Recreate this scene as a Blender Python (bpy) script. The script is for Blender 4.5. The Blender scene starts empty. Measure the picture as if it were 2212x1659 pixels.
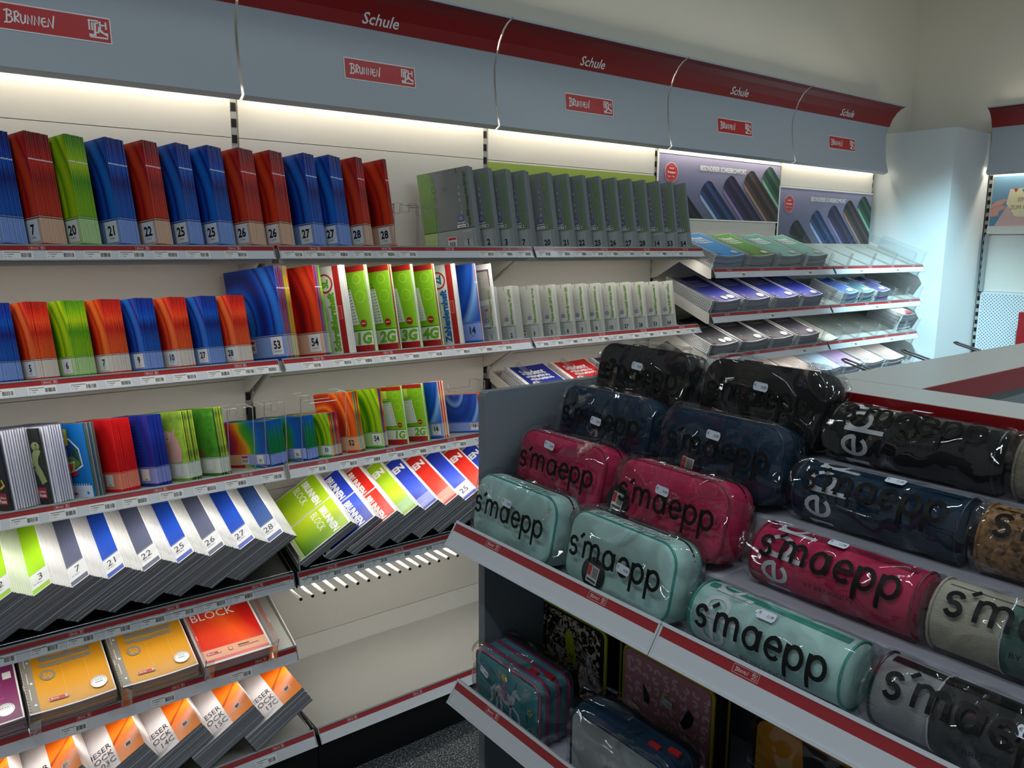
import bpy, math, random
from mathutils import Vector, Matrix, Euler
random.seed(7)
SC = bpy.context.scene
COL = SC.collection
R = math.radians
PI = math.pi

# ------------------------------------------------------------------ camera
cam = bpy.data.cameras.new('camera')
camo = bpy.data.objects.new('camera', cam)
COL.objects.link(camo)
SC.camera = camo
_yaw, _pitch, _roll = 0.6601, 0.1738, 0.0065
_f = Vector((math.sin(_yaw)*math.cos(_pitch), math.cos(_yaw)*math.cos(_pitch), -math.sin(_pitch)))
_r = Vector((math.cos(_yaw), -math.sin(_yaw), 0)); _u = _r.cross(_f)
_r2 = math.cos(_roll)*_r + math.sin(_roll)*_u
_u2 = -math.sin(_roll)*_r + math.cos(_roll)*_u
_m = Matrix((_r2, _u2, -_f)).transposed().to_4x4()
_m.translation = Vector((-0.92, -2.6569, 1.5802))
camo.matrix_world = _m
cam.sensor_width = 36.0
cam.lens = 1710.2/2212*36
cam.clip_start = 0.02

# ------------------------------------------------------------------ view, world
vs = SC.view_settings
vs.view_transform = 'Standard'; vs.look = 'None'; vs.gamma = 1.0; vs.use_curve_mapping = False
vs.exposure = 0.0
try:
    SC.cycles.use_denoising = True
    SC.cycles.max_bounces = 8
    SC.cycles.transparent_max_bounces = 24
    SC.cycles.glossy_bounces = 3
    SC.cycles.sample_clamp_indirect = 4.0
    SC.cycles.caustics_reflective = False
    SC.cycles.caustics_refractive = False
except Exception:
    pass
world = bpy.data.worlds.new('world'); SC.world = world
world.use_nodes = True
bg = world.node_tree.nodes['Background']
bg.inputs[0].default_value = (0.84, 0.92, 1.0, 1); bg.inputs[1].default_value = 0.20

def area(name, loc, sx, sy, power, color=(1, 1, 1), rot=(0, 0, 0), spread=None):
    l = bpy.data.lights.new(name, 'AREA'); l.shape = 'RECTANGLE'; l.size = sx; l.size_y = sy
    l.energy = power; l.color = color
    if spread: l.spread = spread
    o = bpy.data.objects.new(name, l); COL.objects.link(o); o.location = loc; o.rotation_euler = rot
    return o
WARM = (1.0, 0.90, 0.74); NEUT = (1.0, 0.955, 0.88); COOL = (0.52, 0.86, 1.0)
# ceiling lamps of the shop (long tubes) above the aisle and above the gondola
area('ceiling_tube', (1.2, -3.1, 3.35), 2.4, 0.08, 38, (0.80, 0.92, 1.0))
area('ceiling_tube', (-1.6, -2.3, 3.35), 0.08, 2.2, 24, (0.84, 0.93, 1.0))
area('ceiling_tube', (2.9, -2.2, 3.35), 0.08, 2.0, 13, (0.80, 0.92, 1.0))
# strips behind the header signs: down on the back panels, up on the wall
for k in range(-1, 4):
    area('header_strip_down', (k+.5, -0.045, 2.075), 0.97, 0.02, 1.5, WARM, (R(10), 0, 0))
    area('header_strip_up', (k+.5, -0.03, 2.34), 0.97, 0.02, 1.5, WARM, (R(170), 0, 0))
for k in range(2):
    area('header_strip_down', (4.525, -0.96-k, 2.075), 0.02, 0.97, 2.2, WARM, (0, R(10), 0))
    area('header_strip_up', (4.53, -0.96-k, 2.34), 0.02, 0.97, 1.5, WARM, (0, R(170), 0))
# lamp strips under the shelves
def under(x, z, y=-0.280, p=2.0, c=NEUT, tilt=0):
    area('shelf_strip', (x, y, z), 0.94, 0.018, p, c, (R(tilt), 0, 0))
for x in (-.5, .5, 1.5): under(x, 1.528, p=1.25)
for x in (-.5, .5, 1.5): under(x, 1.180, p=1.25)
for x, p_ in ((-.5, 1.1), (.5, 1.35)): under(x, 0.838, p=p_)
under(.5, 0.478, p=2.3)
under(-.5, 0.478, y=-.30, p=.75)
under(-.5, 0.244, y=-.342, p=.62)
for x, c in ((2.5, NEUT), (3.5, (0.72, 0.93, 1.0))):
    for z in (1.43, 1.23, 1.03): under(x, z, y=-.30, p=.8, c=c)
# cool ceiling spots aimed at the corner column
def spot(loc, to, p, size, c=COOL, blend=1.0):
    l = bpy.data.lights.new('ceiling_spot', 'SPOT'); l.energy = p; l.color = c
    l.spot_size = R(size); l.spot_blend = blend; l.shadow_soft_size = 0.04
    o = bpy.data.objects.new('ceiling_spot', l); COL.objects.link(o); o.location = loc
    o.rotation_euler = (Vector(to)-Vector(loc)).to_track_quat('-Z', 'Y').to_euler()
spot((2.5, -1.5, 3.2), (4.15, -.3, 0.60), 820, 42)

# ------------------------------------------------------------------ materials
def lin(h):
    if isinstance(h, str):
        h = h.lstrip('#'); c = [int(h[i:i+2], 16)/255 for i in (0, 2, 4)]
    else: c = list(h)
    return tuple((x/12.92 if x <= .04045 else ((x+.055)/1.055)**2.4) for x in c) + (1,)
_mc = {}
def mat(name, col, rough=.5, metal=0.0, var=.05, vscale=30, bump=0.0, bscale=200, spec=.5, emit=None, sheen=0):
    if name in _mc: return _mc[name]
    m = bpy.data.materials.new(name); m.use_nodes = True; nt = m.node_tree; b = nt.nodes['Principled BSDF']
    b.inputs['Roughness'].default_value = rough; b.inputs['Metallic'].default_value = metal
    b.inputs['Specular IOR Level'].default_value = spec
    c = lin(col)
    tc = nt.nodes.new('ShaderNodeTexCoord')
    n = nt.nodes.new('ShaderNodeTexNoise'); n.inputs['Scale'].default_value = vscale; n.inputs['Detail'].default_value = 3
    nt.links.new(tc.outputs['Object'], n.inputs['Vector'])
    rp = nt.nodes.new('ShaderNodeValToRGB')
    rp.color_ramp.elements[0].color = tuple(x*(1-var) for x in c[:3])+(1,)
    rp.color_ramp.elements[1].color = tuple(min(1, x*(1+var)) for x in c[:3])+(1,)
    nt.links.new(n.outputs['Fac'], rp.inputs['Fac']); nt.links.new(rp.outputs['Color'], b.inputs['Base Color'])
    if bump:
        n2 = nt.nodes.new('ShaderNodeTexNoise'); n2.inputs['Scale'].default_value = bscale
        nt.links.new(tc.outputs['Object'], n2.inputs['Vector'])
        bp = nt.nodes.new('ShaderNodeBump'); bp.inputs['Strength'].default_value = bump; bp.inputs['Distance'].default_value = .002
        nt.links.new(n2.outputs['Fac'], bp.inputs['Height']); nt.links.new(bp.outputs['Normal'], b.inputs['Normal'])
    if emit:
        b.inputs['Emission Color'].default_value = c; b.inputs['Emission Strength'].default_value = emit
    _mc[name] = m
    return m

def grad(name, stops, axis=1, L=.297, rough=.35, noise=.15, nscale=6, diag=0.0):
    """a printed cover: colours run along a local axis, bent by noise"""
    if name in _mc: return _mc[name]
    m = bpy.data.materials.new(name); m.use_nodes = True; nt = m.node_tree; b = nt.nodes['Principled BSDF']
    b.inputs['Roughness'].default_value = rough
    tc = nt.nodes.new('ShaderNodeTexCoord'); sp = nt.nodes.new('ShaderNodeSeparateXYZ')
    nt.links.new(tc.outputs['Object'], sp.inputs[0])
    n = nt.nodes.new('ShaderNodeTexNoise'); n.inputs['Scale'].default_value = nscale; n.inputs['Detail'].default_value = 1
    nt.links.new(tc.outputs['Object'], n.inputs['Vector'])
    a = nt.nodes.new('ShaderNodeMath'); a.operation = 'MULTIPLY'; a.inputs[1].default_value = 1/L
    nt.links.new(sp.outputs[axis], a.inputs[0])
    a2 = nt.nodes.new('ShaderNodeMath'); a2.operation = 'MULTIPLY_ADD'; a2.inputs[1].default_value = diag/L
    nt.links.new(sp.outputs[0 if axis != 0 else 1], a2.inputs[0]); nt.links.new(a.outputs[0], a2.inputs[2])
    a3 = nt.nodes.new('ShaderNodeMath'); a3.operation = 'MULTIPLY_ADD'; a3.inputs[1].default_value = noise*2
    nt.links.new(n.outputs['Fac'], a3.inputs[0]); nt.links.new(a2.outputs[0], a3.inputs[2])
    a4 = nt.nodes.new('ShaderNodeMath'); a4.operation = 'SUBTRACT'; a4.inputs[1].default_value = noise
    nt.links.new(a3.outputs[0], a4.inputs[0])
    rp = nt.nodes.new('ShaderNodeValToRGB'); el = rp.color_ramp.elements
    el[0].position = stops[0][0]; el[0].color = lin(stops[0][1])
    el[1].position = stops[-1][0]; el[1].color = lin(stops[-1][1])
    for p, c in stops[1:-1]:
        e = el.new(p); e.color = lin(c)
    nt.links.new(a4.outputs[0], rp.inputs['Fac']); nt.links.new(rp.outputs['Color'], b.inputs['Base Color'])
    _mc[name] = m
    return m

def swirl(name, cols, H, band, foot=None, cy=.17, cz=.10, scale=3.0, dist=3.0, bandh=.27, footh=.045, rough=.28, staple_glints=True, seed=0.0):
    scale, dist = scale*.62, dist*.9
    """glossy exercise book cover: rings of colour, pale label band low down, plain foot"""
    if name in _mc: return _mc[name]
    m = bpy.data.materials.new(name); m.use_nodes = True; nt = m.node_tree; b = nt.nodes['Principled BSDF']
    b.inputs['Roughness'].default_value = rough
    tc = nt.nodes.new('ShaderNodeTexCoord')
    mp = nt.nodes.new('ShaderNodeMapping'); k = H/.297
    mp.inputs['Location'].default_value = (0, -cy*k*1.0/1, -cz*k); mp.inputs['Scale'].default_value = (0.0, 1.5/k, 1/k)
    mp.inputs['Location'].default_value = (0, -cy*1.5, -cz)
    nt.links.new(tc.outputs['Object'], mp.inputs['Vector'])
    w = nt.nodes.new('ShaderNodeTexWave'); w.wave_type = 'RINGS'; w.rings_direction = 'SPHERICAL'
    w.inputs['Scale'].default_value = scale; w.inputs['Distortion'].default_value = dist; w.inputs['Detail'].default_value = 1.5
    w.inputs['Detail Scale'].default_value = 1.2; w.inputs['Phase Offset'].default_value = seed
    nt.links.new(mp.outputs[0], w.inputs['Vector'])
    rp = nt.nodes.new('ShaderNodeValToRGB'); el = rp.color_ramp.elements
    el[0].color = lin(cols[0]); el[1].color = lin(cols[-1])
    for i, c in enumerate(cols[1:-1]):
        e = el.new((i+1)/(len(cols)-1)); e.color = lin(c)
    nt.links.new(w.outputs['Fac'], rp.inputs['Fac'])
    sp = nt.nodes.new('ShaderNodeSeparateXYZ'); nt.links.new(tc.outputs['Object'], sp.inputs[0])
    cur = rp.outputs['Color']
    def step(th, colr, cur, fac=1.0):
        lt = nt.nodes.new('ShaderNodeMath'); lt.operation = 'LESS_THAN'; lt.inputs[1].default_value = th
        nt.links.new(sp.outputs[2], lt.inputs[0])
        mu = nt.nodes.new('ShaderNodeMath'); mu.operation = 'MULTIPLY'; mu.inputs[1].default_value = fac
        nt.links.new(lt.outputs[0], mu.inputs[0])
        mx = nt.nodes.new('ShaderNodeMix'); mx.data_type = 'RGBA'
        nt.links.new(mu.outputs[0], mx.inputs['Factor']); nt.links.new(cur, mx.inputs[6]); mx.inputs[7].default_value = lin(colr)
        return mx.outputs[2]
    cur = step(H*(bandh+.014), cols[0], cur)
    cur = step(H*(bandh+.008), band, cur)
    cur = step(H*bandh, cols[0], cur)
    cur = step(H*(bandh-.008), band, cur, .93)
    if foot: cur = step(H*footh, foot, cur)
    if staple_glints and H > .25:  # staple glint: pale highlight painted into the spine colour
        cz_ = nt.nodes.new('ShaderNodeMath'); cz_.operation = 'COMPARE'; cz_.inputs[1].default_value = .765*H; cz_.inputs[2].default_value = .0016
        cy_ = nt.nodes.new('ShaderNodeMath'); cy_.operation = 'COMPARE'; cy_.inputs[1].default_value = 0; cy_.inputs[2].default_value = .0032
        mu = nt.nodes.new('ShaderNodeMath'); mu.operation = 'MULTIPLY'; mx = nt.nodes.new('ShaderNodeMix'); mx.data_type = 'RGBA'
        nt.links.new(sp.outputs[2], cz_.inputs[0]); nt.links.new(sp.outputs[1], cy_.inputs[0]); nt.links.new(cz_.outputs[0], mu.inputs[0]); nt.links.new(cy_.outputs[0], mu.inputs[1])
        nt.links.new(mu.outputs[0], mx.inputs['Factor']); nt.links.new(cur, mx.inputs[6]); mx.inputs[7].default_value = lin('#d8dde6'); cur = mx.outputs[2]
    nt.links.new(cur, b.inputs['Base Color'])
    _mc[name] = m
    return m

def wrapmat(name='clear plastic', tint=(1, 1, 1), gl=.055, rough=.03, bscale=8.5, bstr=1.0, edge=.35):
    if name in _mc: return _mc[name]
    m = bpy.data.materials.new(name); m.use_nodes = True; nt = m.node_tree
    for n in list(nt.nodes): nt.nodes.remove(n)
    out = nt.nodes.new('ShaderNodeOutputMaterial')
    tr = nt.nodes.new('ShaderNodeBsdfTransparent'); tr.inputs[0].default_value = tint+(1,)
    gs = nt.nodes.new('ShaderNodeBsdfGlossy'); gs.inputs['Roughness'].default_value = rough
    lw = nt.nodes.new('ShaderNodeLayerWeight'); lw.inputs['Blend'].default_value = .28
    ma = nt.nodes.new('ShaderNodeMath'); ma.operation = 'MULTIPLY_ADD'; ma.inputs[1].default_value = edge; ma.inputs[2].default_value = gl
    ma.use_clamp = True
    mx = nt.nodes.new('ShaderNodeMixShader')
    nt.links.new(lw.outputs['Fresnel'], ma.inputs[0]); nt.links.new(ma.outputs[0], mx.inputs[0])
    nt.links.new(tr.outputs[0], mx.inputs[1]); nt.links.new(gs.outputs[0], mx.inputs[2]); nt.links.new(mx.outputs[0], out.inputs[0])
    if bstr:
        tc = nt.nodes.new('ShaderNodeTexCoord')
        n = nt.nodes.new('ShaderNodeTexNoise'); n.inputs['Scale'].default_value = bscale; n.inputs['Detail'].default_value = .4; n.inputs['Distortion'].default_value = 1.6
        oi = nt.nodes.new('ShaderNodeObjectInfo')
        va = nt.nodes.new('ShaderNodeVectorMath'); va.operation = 'ADD'
        nt.links.new(tc.outputs['Object'], va.inputs[0]); nt.links.new(oi.outputs['Location'], va.inputs[1])
        nt.links.new(va.outputs[0], n.inputs['Vector'])
        bp = nt.nodes.new('ShaderNodeBump'); bp.inputs['Strength'].default_value = bstr; bp.inputs['Distance'].default_value = .10
        nt.links.new(n.outputs['Fac'], bp.inputs['Height'])
        nt.links.new(bp.outputs['Normal'], gs.inputs['Normal']); nt.links.new(bp.outputs['Normal'], lw.inputs['Normal'])
    _mc[name] = m
    return m

WHITE = mat('white sheet steel', '#d6d3cb', .38, var=.02)
PANEL = mat('cream back panel', '#d2cfc6', .33, var=.02)
WALLM = mat('white wall paint', '#cdccc2', .8, var=.03, vscale=3)
COLM = mat('white column paint', '#ccd2d2', .7, var=.02, vscale=3)
SHELFG = mat('warm grey shelf steel', '#9f9d95', .36, var=.03)
UPR = mat('grey upright steel', '#a9a8a2', .4, metal=.2, var=.03)
BLACK = mat('black plastic', '#101112', .4)
SLOT = mat('dark slot', '#08080a', .8)
DARKG = mat('dark grey steel', '#70797f', .45, var=.04, vscale=8)
TRAYB = mat('black tray steel', '#1c1f1e', .4)
RAILW = mat('white rail paper', '#c8ccd0', .25, var=.01)
RAILR = mat('red rail paper', '#97282c', .22, var=.02)
RAILG = mat('grey rail extrusion', '#8e9292', .3, metal=.3)
LABW = mat('price label paper', '#dcdcd8', .35, var=.01)
INK = mat('black ink', '#17171a', .45, var=.02)
INKG = mat('grey ink', '#4b4b50', .5, var=.02)
WINK = mat('white ink', '#f0f0ee', .45, var=.01)
RINK = mat('red ink', '#c22a2c', .4, var=.02)
PINKINK = mat('pale pink ink', '#d9a9a6', .4, var=.02)
PAGE = mat('white page edges', '#d9d8d4', .6, var=.10, vscale=400)
PAGEG = mat('shaded page edges', '#5a5a60', .6, var=.25, vscale=300)
HEADW = mat('blue white header laminate', '#adb6be', .42, var=.01)
HEADR = mat('dark red header laminate', '#8f171a', .4, var=.02)
WIRE = mat('light wire', '#a09f99', .35, metal=.4)
CHROME = mat('chrome wire', '#a5a5ab', .2, metal=.9)
ACR = wrapmat('clear acrylic', (.965, .975, .98), .03, .02, bstr=0, edge=.30)
ACRE = mat('acrylic edge', '#aab4be', .2)
BAG = wrapmat()

# ------------------------------------------------------------------ mesh builder
_txt = {}
def text_mesh(s, bold=0.0, res=2):
    k = (s, bold, res)
    if k in _txt: return _txt[k]
    c = bpy.data.curves.new('t', 'FONT'); c.body = s; c.size = 1; c.resolution_u = res; c.offset = bold
    o = bpy.data.objects.new('t', c); me = bpy.data.meshes.new_from_object(o)
    v = [(p.co.x, p.co.y) for p in me.vertices]; f = [tuple(p.vertices) for p in me.polygons]
    if v:
        x0 = min(a for a, b in v); x1 = max(a for a, b in v)
        v = [(a-x0, b) for a, b in v]; w = x1-x0
    else: w = 0
    bpy.data.objects.remove(o); bpy.data.curves.remove(c); bpy.data.meshes.remove(me)
    _txt[k] = (v, f, w)
    return _txt[k]

def arc(cx, cy, rx, ry, a0, a1, n=10):
    return [(cx+rx*math.cos(R(a0+(a1-a0)*i/n)), cy+ry*math.sin(R(a0+(a1-a0)*i/n))) for i in range(n+1)]

class MB:
    def __init__(s): s.v = []; s.f = []; s.m = []; s.mats = []
    def mi(s, m):
        if m not in s.mats: s.mats.append(m)
        return s.mats.index(m)
    def add(s, vs, fs, m, M=None):
        o = len(s.v); k = s.mi(m)
        s.v += [tuple(M @ Vector(p)) for p in vs] if M is not None else [tuple(p) for p in vs]
        for f in fs: s.f.append(tuple(i+o for i in f)); s.m.append(k)
        return s
    def box(s, x0, x1, y0, y1, z0, z1, m, M=None):
        v = [(x, y, z) for z in (z0, z1) for y in (y0, y1) for x in (x0, x1)]
        f = [(0, 2, 3, 1), (4, 5, 7, 6), (0, 1, 5, 4), (2, 6, 7, 3), (0, 4, 6, 2), (1, 3, 7, 5)]
        if isinstance(m, dict):
            for key, ff in zip(('zb', 'zt', 'yf', 'yb', 'xl', 'xr'), f): s.add(v, [ff], m.get(key, m['*']), M)
            return s
        return s.add(v, f, m, M)
    def prism(s, poly, a0, a1, m, axis='x', M=None):
        """extrude polygon (2D) along axis"""
        def P(p, a):
            return {'x': (a, p[0], p[1]), 'y': (p[0], a, p[1]), 'z': (p[0], p[1], a)}[axis]
        n = len(poly); v = [P(p, a0) for p in poly]+[P(p, a1) for p in poly]
        f = [tuple(range(n))[::-1], tuple(range(n, 2*n))]+[(i, (i+1) % n, n+(i+1) % n, n+i) for i in range(n)]
        return s.add(v, f, m, M)
    def tube(s, pts, r, m, n=6, closed=False):
        pts = [Vector(p) for p in pts]; rings = []; L = len(pts)
        up = Vector((0.13, 0.31, 0.94)).normalized()
        for i, p in enumerate(pts):
            a = pts[i-1] if (i > 0 or closed) else p; b = pts[(i+1) % L] if (i < L-1 or closed) else p
            d = (b-a).normalized(); x = d.cross(up)
            if x.length < .05: x = d.cross(Vector((1, 0, 0)))
            x.normalize(); y = d.cross(x)
            rings.append([p+r*(math.cos(2*PI*j/n)*x+math.sin(2*PI*j/n)*y) for j in range(n)])
        v = [q for rg in rings for q in rg]; f = []
        for i in range(L if closed else L-1):
            i2 = (i+1) % L
            for j in range(n): f.append((i*n+j, i*n+(j+1) % n, i2*n+(j+1) % n, i2*n+j))
        if not closed: f += [tuple(range(n))[::-1], tuple(range((L-1)*n, L*n))]
        return s.add(v, f, m)
    def build(s, name, parent=None, M=None, smooth=0, **props):
        me = bpy.data.meshes.new(name); me.from_pydata(s.v, [], s.f)
        for x in s.mats: me.materials.append(x)
        me.polygons.foreach_set('material_index', s.m)
        if smooth:
            me.polygons.foreach_set('use_smooth', [True]*len(s.f)); me.set_sharp_from_angle(angle=R(smooth))
        me.update()
        return link(name, me, parent, M, **props)

def link(name, me, parent=None, M=None, **props):
    o = bpy.data.objects.new(name, me); COL.objects.link(o)
    if parent is not None: o.parent = parent
    if M is not None: o.matrix_local = M
    for k, v in props.items(): o[k] = v
    return o
def thing(name, label, cat, loc=(0, 0, 0), rot=(0, 0, 0), group=None, M=None):
    o = bpy.data.objects.new(name, None); COL.objects.link(o); o.empty_display_size = .05
    if M is not None: o.matrix_world = M
    else: o.location = loc; o.rotation_euler = rot
    o['label'] = label; o['category'] = cat
    if group: o['group'] = group
    return o
def tag(o, label, cat, group=None):
    o['label'] = label; o['category'] = cat
    if group: o['group'] = group
    return o

class Art:
    """flat print: shapes in x,y with tiny layer heights; fn maps (x, y, h) to space"""
    def __init__(s, fn=None, lift=.00035, seg=None): s.seg = seg; s.b = MB(); s.fn = fn or (lambda x, y, h: (x, y, h)); s.l = 1; s.lift = lift
    def put(s, vs, fs, m):
        s.b.add([s.fn(x, y, s.l*s.lift) for x, y in vs], fs, m); return s
    def up(s): s.l += 1; return s
    def rect(s, x0, y0, x1, y1, m, nx=1, ny=1):
        if s.seg: nx = max(nx, int(abs(x1-x0)/s.seg)+1)
        vs = [(x0+(x1-x0)*i/nx, y0+(y1-y0)*j/ny) for j in range(ny+1) for i in range(nx+1)]
        fs = [(j*(nx+1)+i, j*(nx+1)+i+1, (j+1)*(nx+1)+i+1, (j+1)*(nx+1)+i) for j in range(ny) for i in range(nx)]
        return s.put(vs, fs, m)
    def poly(s, pts, m): return s.put(pts, [tuple(range(len(pts)))], m)
    def disc(s, cx, cy, r, m, n=20, ry=None):
        return s.poly([(cx+r*math.cos(2*PI*i/n), cy+(ry or r)*math.sin(2*PI*i/n)) for i in range(n)], m)
    def ring(s, cx, cy, r, w, m, n=24):
        vs = []; fs = []
        for i in range(n):
            a = 2*PI*i/n; c, q = math.cos(a), math.sin(a); vs += [(cx+r*c, cy+r*q), (cx+(r-w)*c, cy+(r-w)*q)]
            j = (i+1) % n; fs.append((2*i, 2*j, 2*j+1, 2*i+1))
        return s.put(vs, fs, m)
    def frame(s, x0, y0, x1, y1, w, m):
        s.rect(x0, y0, x1, y0+w, m); s.rect(x0, y1-w, x1, y1, m); s.rect(x0, y0+w, x0+w, y1-w, m)
        return s.rect(x1-w, y0+w, x1, y1-w, m)
    def line(s, pts, w, m, caps=True):
        """stroke with mitred joints"""
        if s.seg:
            q = [pts[0]]
            for a0, b0 in zip(pts, pts[1:]):
                k = max(1, int(math.hypot(b0[0]-a0[0], b0[1]-a0[1])/s.seg)); q += [(a0[0]+(b0[0]-a0[0])*i/k, a0[1]+(b0[1]-a0[1])*i/k) for i in range(1, k+1)]
            pts = q
        n = len(pts); L = []; Rr = []
        for i, p in enumerate(pts):
            a = pts[max(i-1, 0)]; b = pts[min(i+1, n-1)]
            dx, dy = b[0]-a[0], b[1]-a[1]; d = math.hypot(dx, dy) or 1
            k = 1.0
            if 0 < i < n-1:
                ax, ay = p[0]-a[0], p[1]-a[1]; da = math.hypot(ax, ay) or 1
                cs = (ax*dx+ay*dy)/(da*d); k = min(1/max(cs, .5), 1.6)
            nx, ny = -dy/d*w/2*k, dx/d*w/2*k
            L.append((p[0]+nx, p[1]+ny)); Rr.append((p[0]-nx, p[1]-ny))
        return s.put(L+Rr, [(n+i, n+i+1, i+1, i) for i in range(n-1)], m)
    def text(s, t, x, y, size, m, align='l', sx=1.0, shear=0.0, rot=0, bold=0.0, res=2):
        v, f, w = text_mesh(t, bold, res); w *= size*sx
        ox = {'l': 0, 'c': -w/2, 'r': -w}[align]; c, q = math.cos(R(rot)), math.sin(R(rot))
        out = []
        for a, b in v:
            px = ox+a*size*sx+b*size*shear; py = b*size
            out.append((x+px*c-py*q, y+px*q+py*c))
        return s.put(out, f, m)
    def build(s, name, parent=None, M=None, **p): return s.b.build(name, parent, M, **p)

BRUN = [[(.14, .92), (.05, .08)], [(-.12, .86), (.2, .98), (.46, .86), (.42, .64), (.12, .54), (.42, .48), (.52, .26), (.3, .06), (-.14, .02)],
 [(.70, .86), (.66, .1)], [(.62, .82), (.86, .92), (1.02, .76), (.9, .55), (.68, .46), (.98, .12)],
 [(1.14, .76), (1.12, .3), (1.24, .1), (1.42, .2), (1.5, .76)], [(1.62, .1), (1.68, .74), (1.92, .12), (2.0, .78)],
 [(2.12, .1), (2.2, .74), (2.44, .12), (2.54, .8)], [(3.02, .72), (2.74, .66), (2.66, .36), (2.8, .1), (3.1, .14)], [(2.68, .42), (3.04, .46)],
 [(3.16, .1), (3.24, .74), (3.5, .06), (3.68, 1.0)]]
def brunnen(a, x, y, h, m, w=None):
    w = w or h*.105
    for st in BRUN: a.line([(x+px*h*.86, y+py*h) for px, py in st], w, m)
def emblem(a, x, y, h, m):
    w = h*.1
    for st in [[(0, 0), (0, .12), (.3, .12), (.3, .62)], [(0, .4), (0, 1), (.5, 1), (.5, .86)], [(.16, .4), (.16, .86), (.5, .86)], [(.16, .86), (.32, .86), (.32, .3)],
               [(0, 0), (1, 0), (1, .3), (.78, .3), (.5, .62), (.5, .3), (.3, .3)], [(.62, .55), (.62, 1)], [(.95, .55), (.95, 1)], [(.62, .78), (.95, .78)], [(.5, .45), (1, .18)]]:
        a.line([(x+px*h, y+py*h) for px, py in st], w, m)
def logo(a, x, y, w, h, small=False):
    """red plate with the handwritten shop name and the square emblem"""
    a.rect(x, y, x+w, y+h, PINKINK if small else WINK, 6, 2); a.up()
    b = h*.05
    a.rect(x+b, y+b, x+w-b, y+h-b, RINK, 6, 2); a.up()
    brunnen(a, x+w*.085, y+h*.26, h*.5, WINK); emblem(a, x+w*.80, y+h*.2, h*.62, WINK)

# s'maepp lettering, x-height 1
def smaepp_strokes():
    S = []; x = 0
    S.append([(x+.72, .80)]+arc(x+.40, .74, .32, .26, 20, 200, 8)+arc(x+.42, .27, .33, .27, 120, -160, 10)); x += .95
    S.append([(x+.05, 1.12), (x+.36, 1.42)]); x += .55
    S.append([(x, 0), (x, 1)]); S.append(arc(x+.36, .64, .36, .36, 180, 0, 8)+[(x+.72, 0)]); S.append(arc(x+1.08, .64, .36, .36, 180, 0, 8)+[(x+1.44, 0)]); x += 1.95
    S.append(arc(x+.45, .5, .45, .48, 0, 360, 18)); S.append([(x+.95, 0), (x+.95, 1)]); x += 1.45
    S.append([(x, .52), (x+.9, .52)]+arc(x+.45, .5, .45, .48, 5, 320, 14)); x += 1.25
    for _ in range(2):
        S.append([(x, -.62), (x, 1)]); S.append(arc(x+.48, .5, .46, .48, 180, -180, 18)); x += 1.36
    return S, x-.4
SMA, SMW = smaepp_strokes()
def smaepp(a, x, y, h, m, w=.2, k=1.0):
    for st in SMA: a.line([(x+px*h, y+py*h*k) for px, py in st], h*w, m)

def roundbox(sx, sy, sz, r, n=6, m=None, b=None, disp=None, flat=0):
    """rounded box centred on the origin"""
    b = b or MB(); cache = {}; vs = []; fs = []
    hx, hy, hz = sx/2, sy/2, sz/2
    def key(p): return tuple(round(c, 5) for c in p)
    def ser(h, n):
        inner = [(-h+r)+(2*(h-r))*i/n for i in range(n+1)]
        return [-h, -h+r*.3, -h+r*.65]+inner+[h-r*.65, h-r*.3, h]
    ax = [ser(hx, n), ser(hy, n), ser(hz, n)]
    def vert(p):
        k = key(p)
        if k in cache: return cache[k]
        c = [max(-h+r, min(h-r, q)) for q, h in zip(p, (hx, hy, hz))]
        d = Vector(p)-Vector(c)
        q = Vector(c)+(d.normalized()*r if d.length > 1e-9 else d)
        if disp: q = disp(q)
        cache[k] = len(vs); vs.append(tuple(q)); return cache[k]
    for a, (u, v) in ((0, (1, 2)), (1, (2, 0)), (2, (0, 1))):
        for sgn in (-1, 1):
            U, V = ax[u], ax[v]; h = (hx, hy, hz)[a]*sgn
            g = []
            for i in range(len(U)):
                row = []
                for j in range(len(V)):
                    p = [0, 0, 0]; p[a] = h; p[u] = U[i]; p[v] = V[j]; row.append(vert(p))
                g.append(row)
            for i in range(len(U)-1):
                for j in range(len(V)-1):
                    q = (g[i][j], g[i+1][j], g[i+1][j+1], g[i][j+1])
                    fs.append(q if sgn > 0 else q[::-1])
    b.add(vs, fs, m)
    return b

# ================================================================== SETTING
FZ = -0.13
def carpet():
    m = bpy.data.materials.new('speckled dark carpet'); m.use_nodes = True; nt = m.node_tree; b = nt.nodes['Principled BSDF']
    b.inputs['Roughness'].default_value = .95
    tc = nt.nodes.new('ShaderNodeTexCoord'); n = nt.nodes.new('ShaderNodeTexNoise'); n.inputs['Scale'].default_value = 170; n.inputs['Detail'].default_value = 4
    nt.links.new(tc.outputs['Object'], n.inputs['Vector'])
    rp = nt.nodes.new('ShaderNodeValToRGB'); e = rp.color_ramp.elements
    e[0].position = .44; e[0].color = lin('#25282a'); e[1].position = .66; e[1].color = lin('#8b8f90')
    x = e.new(.53); x.color = lin('#3c4042')
    nt.links.new(n.outputs['Fac'], rp.inputs[0]); nt.links.new(rp.outputs[0], b.inputs['Base Color'])
    bp = nt.nodes.new('ShaderNodeBump'); bp.inputs['Strength'].default_value = .6; bp.inputs['Distance'].default_value = .004
    nt.links.new(n.outputs['Fac'], bp.inputs['Height']); nt.links.new(bp.outputs[0], b.inputs['Normal'])
    return m
MB().box(-3.2, 4.72, -5.2, .2, FZ-.05, FZ, carpet()).build('floor', kind='structure')
MB().box(-3.2, 4.72, .10, .2, FZ, 3.5, WALLM).build('wall_back', kind='structure')
MB().box(4.60, 4.72, -5.2, .10, FZ, 3.5, WALLM).build('wall_right', kind='structure')
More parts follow.
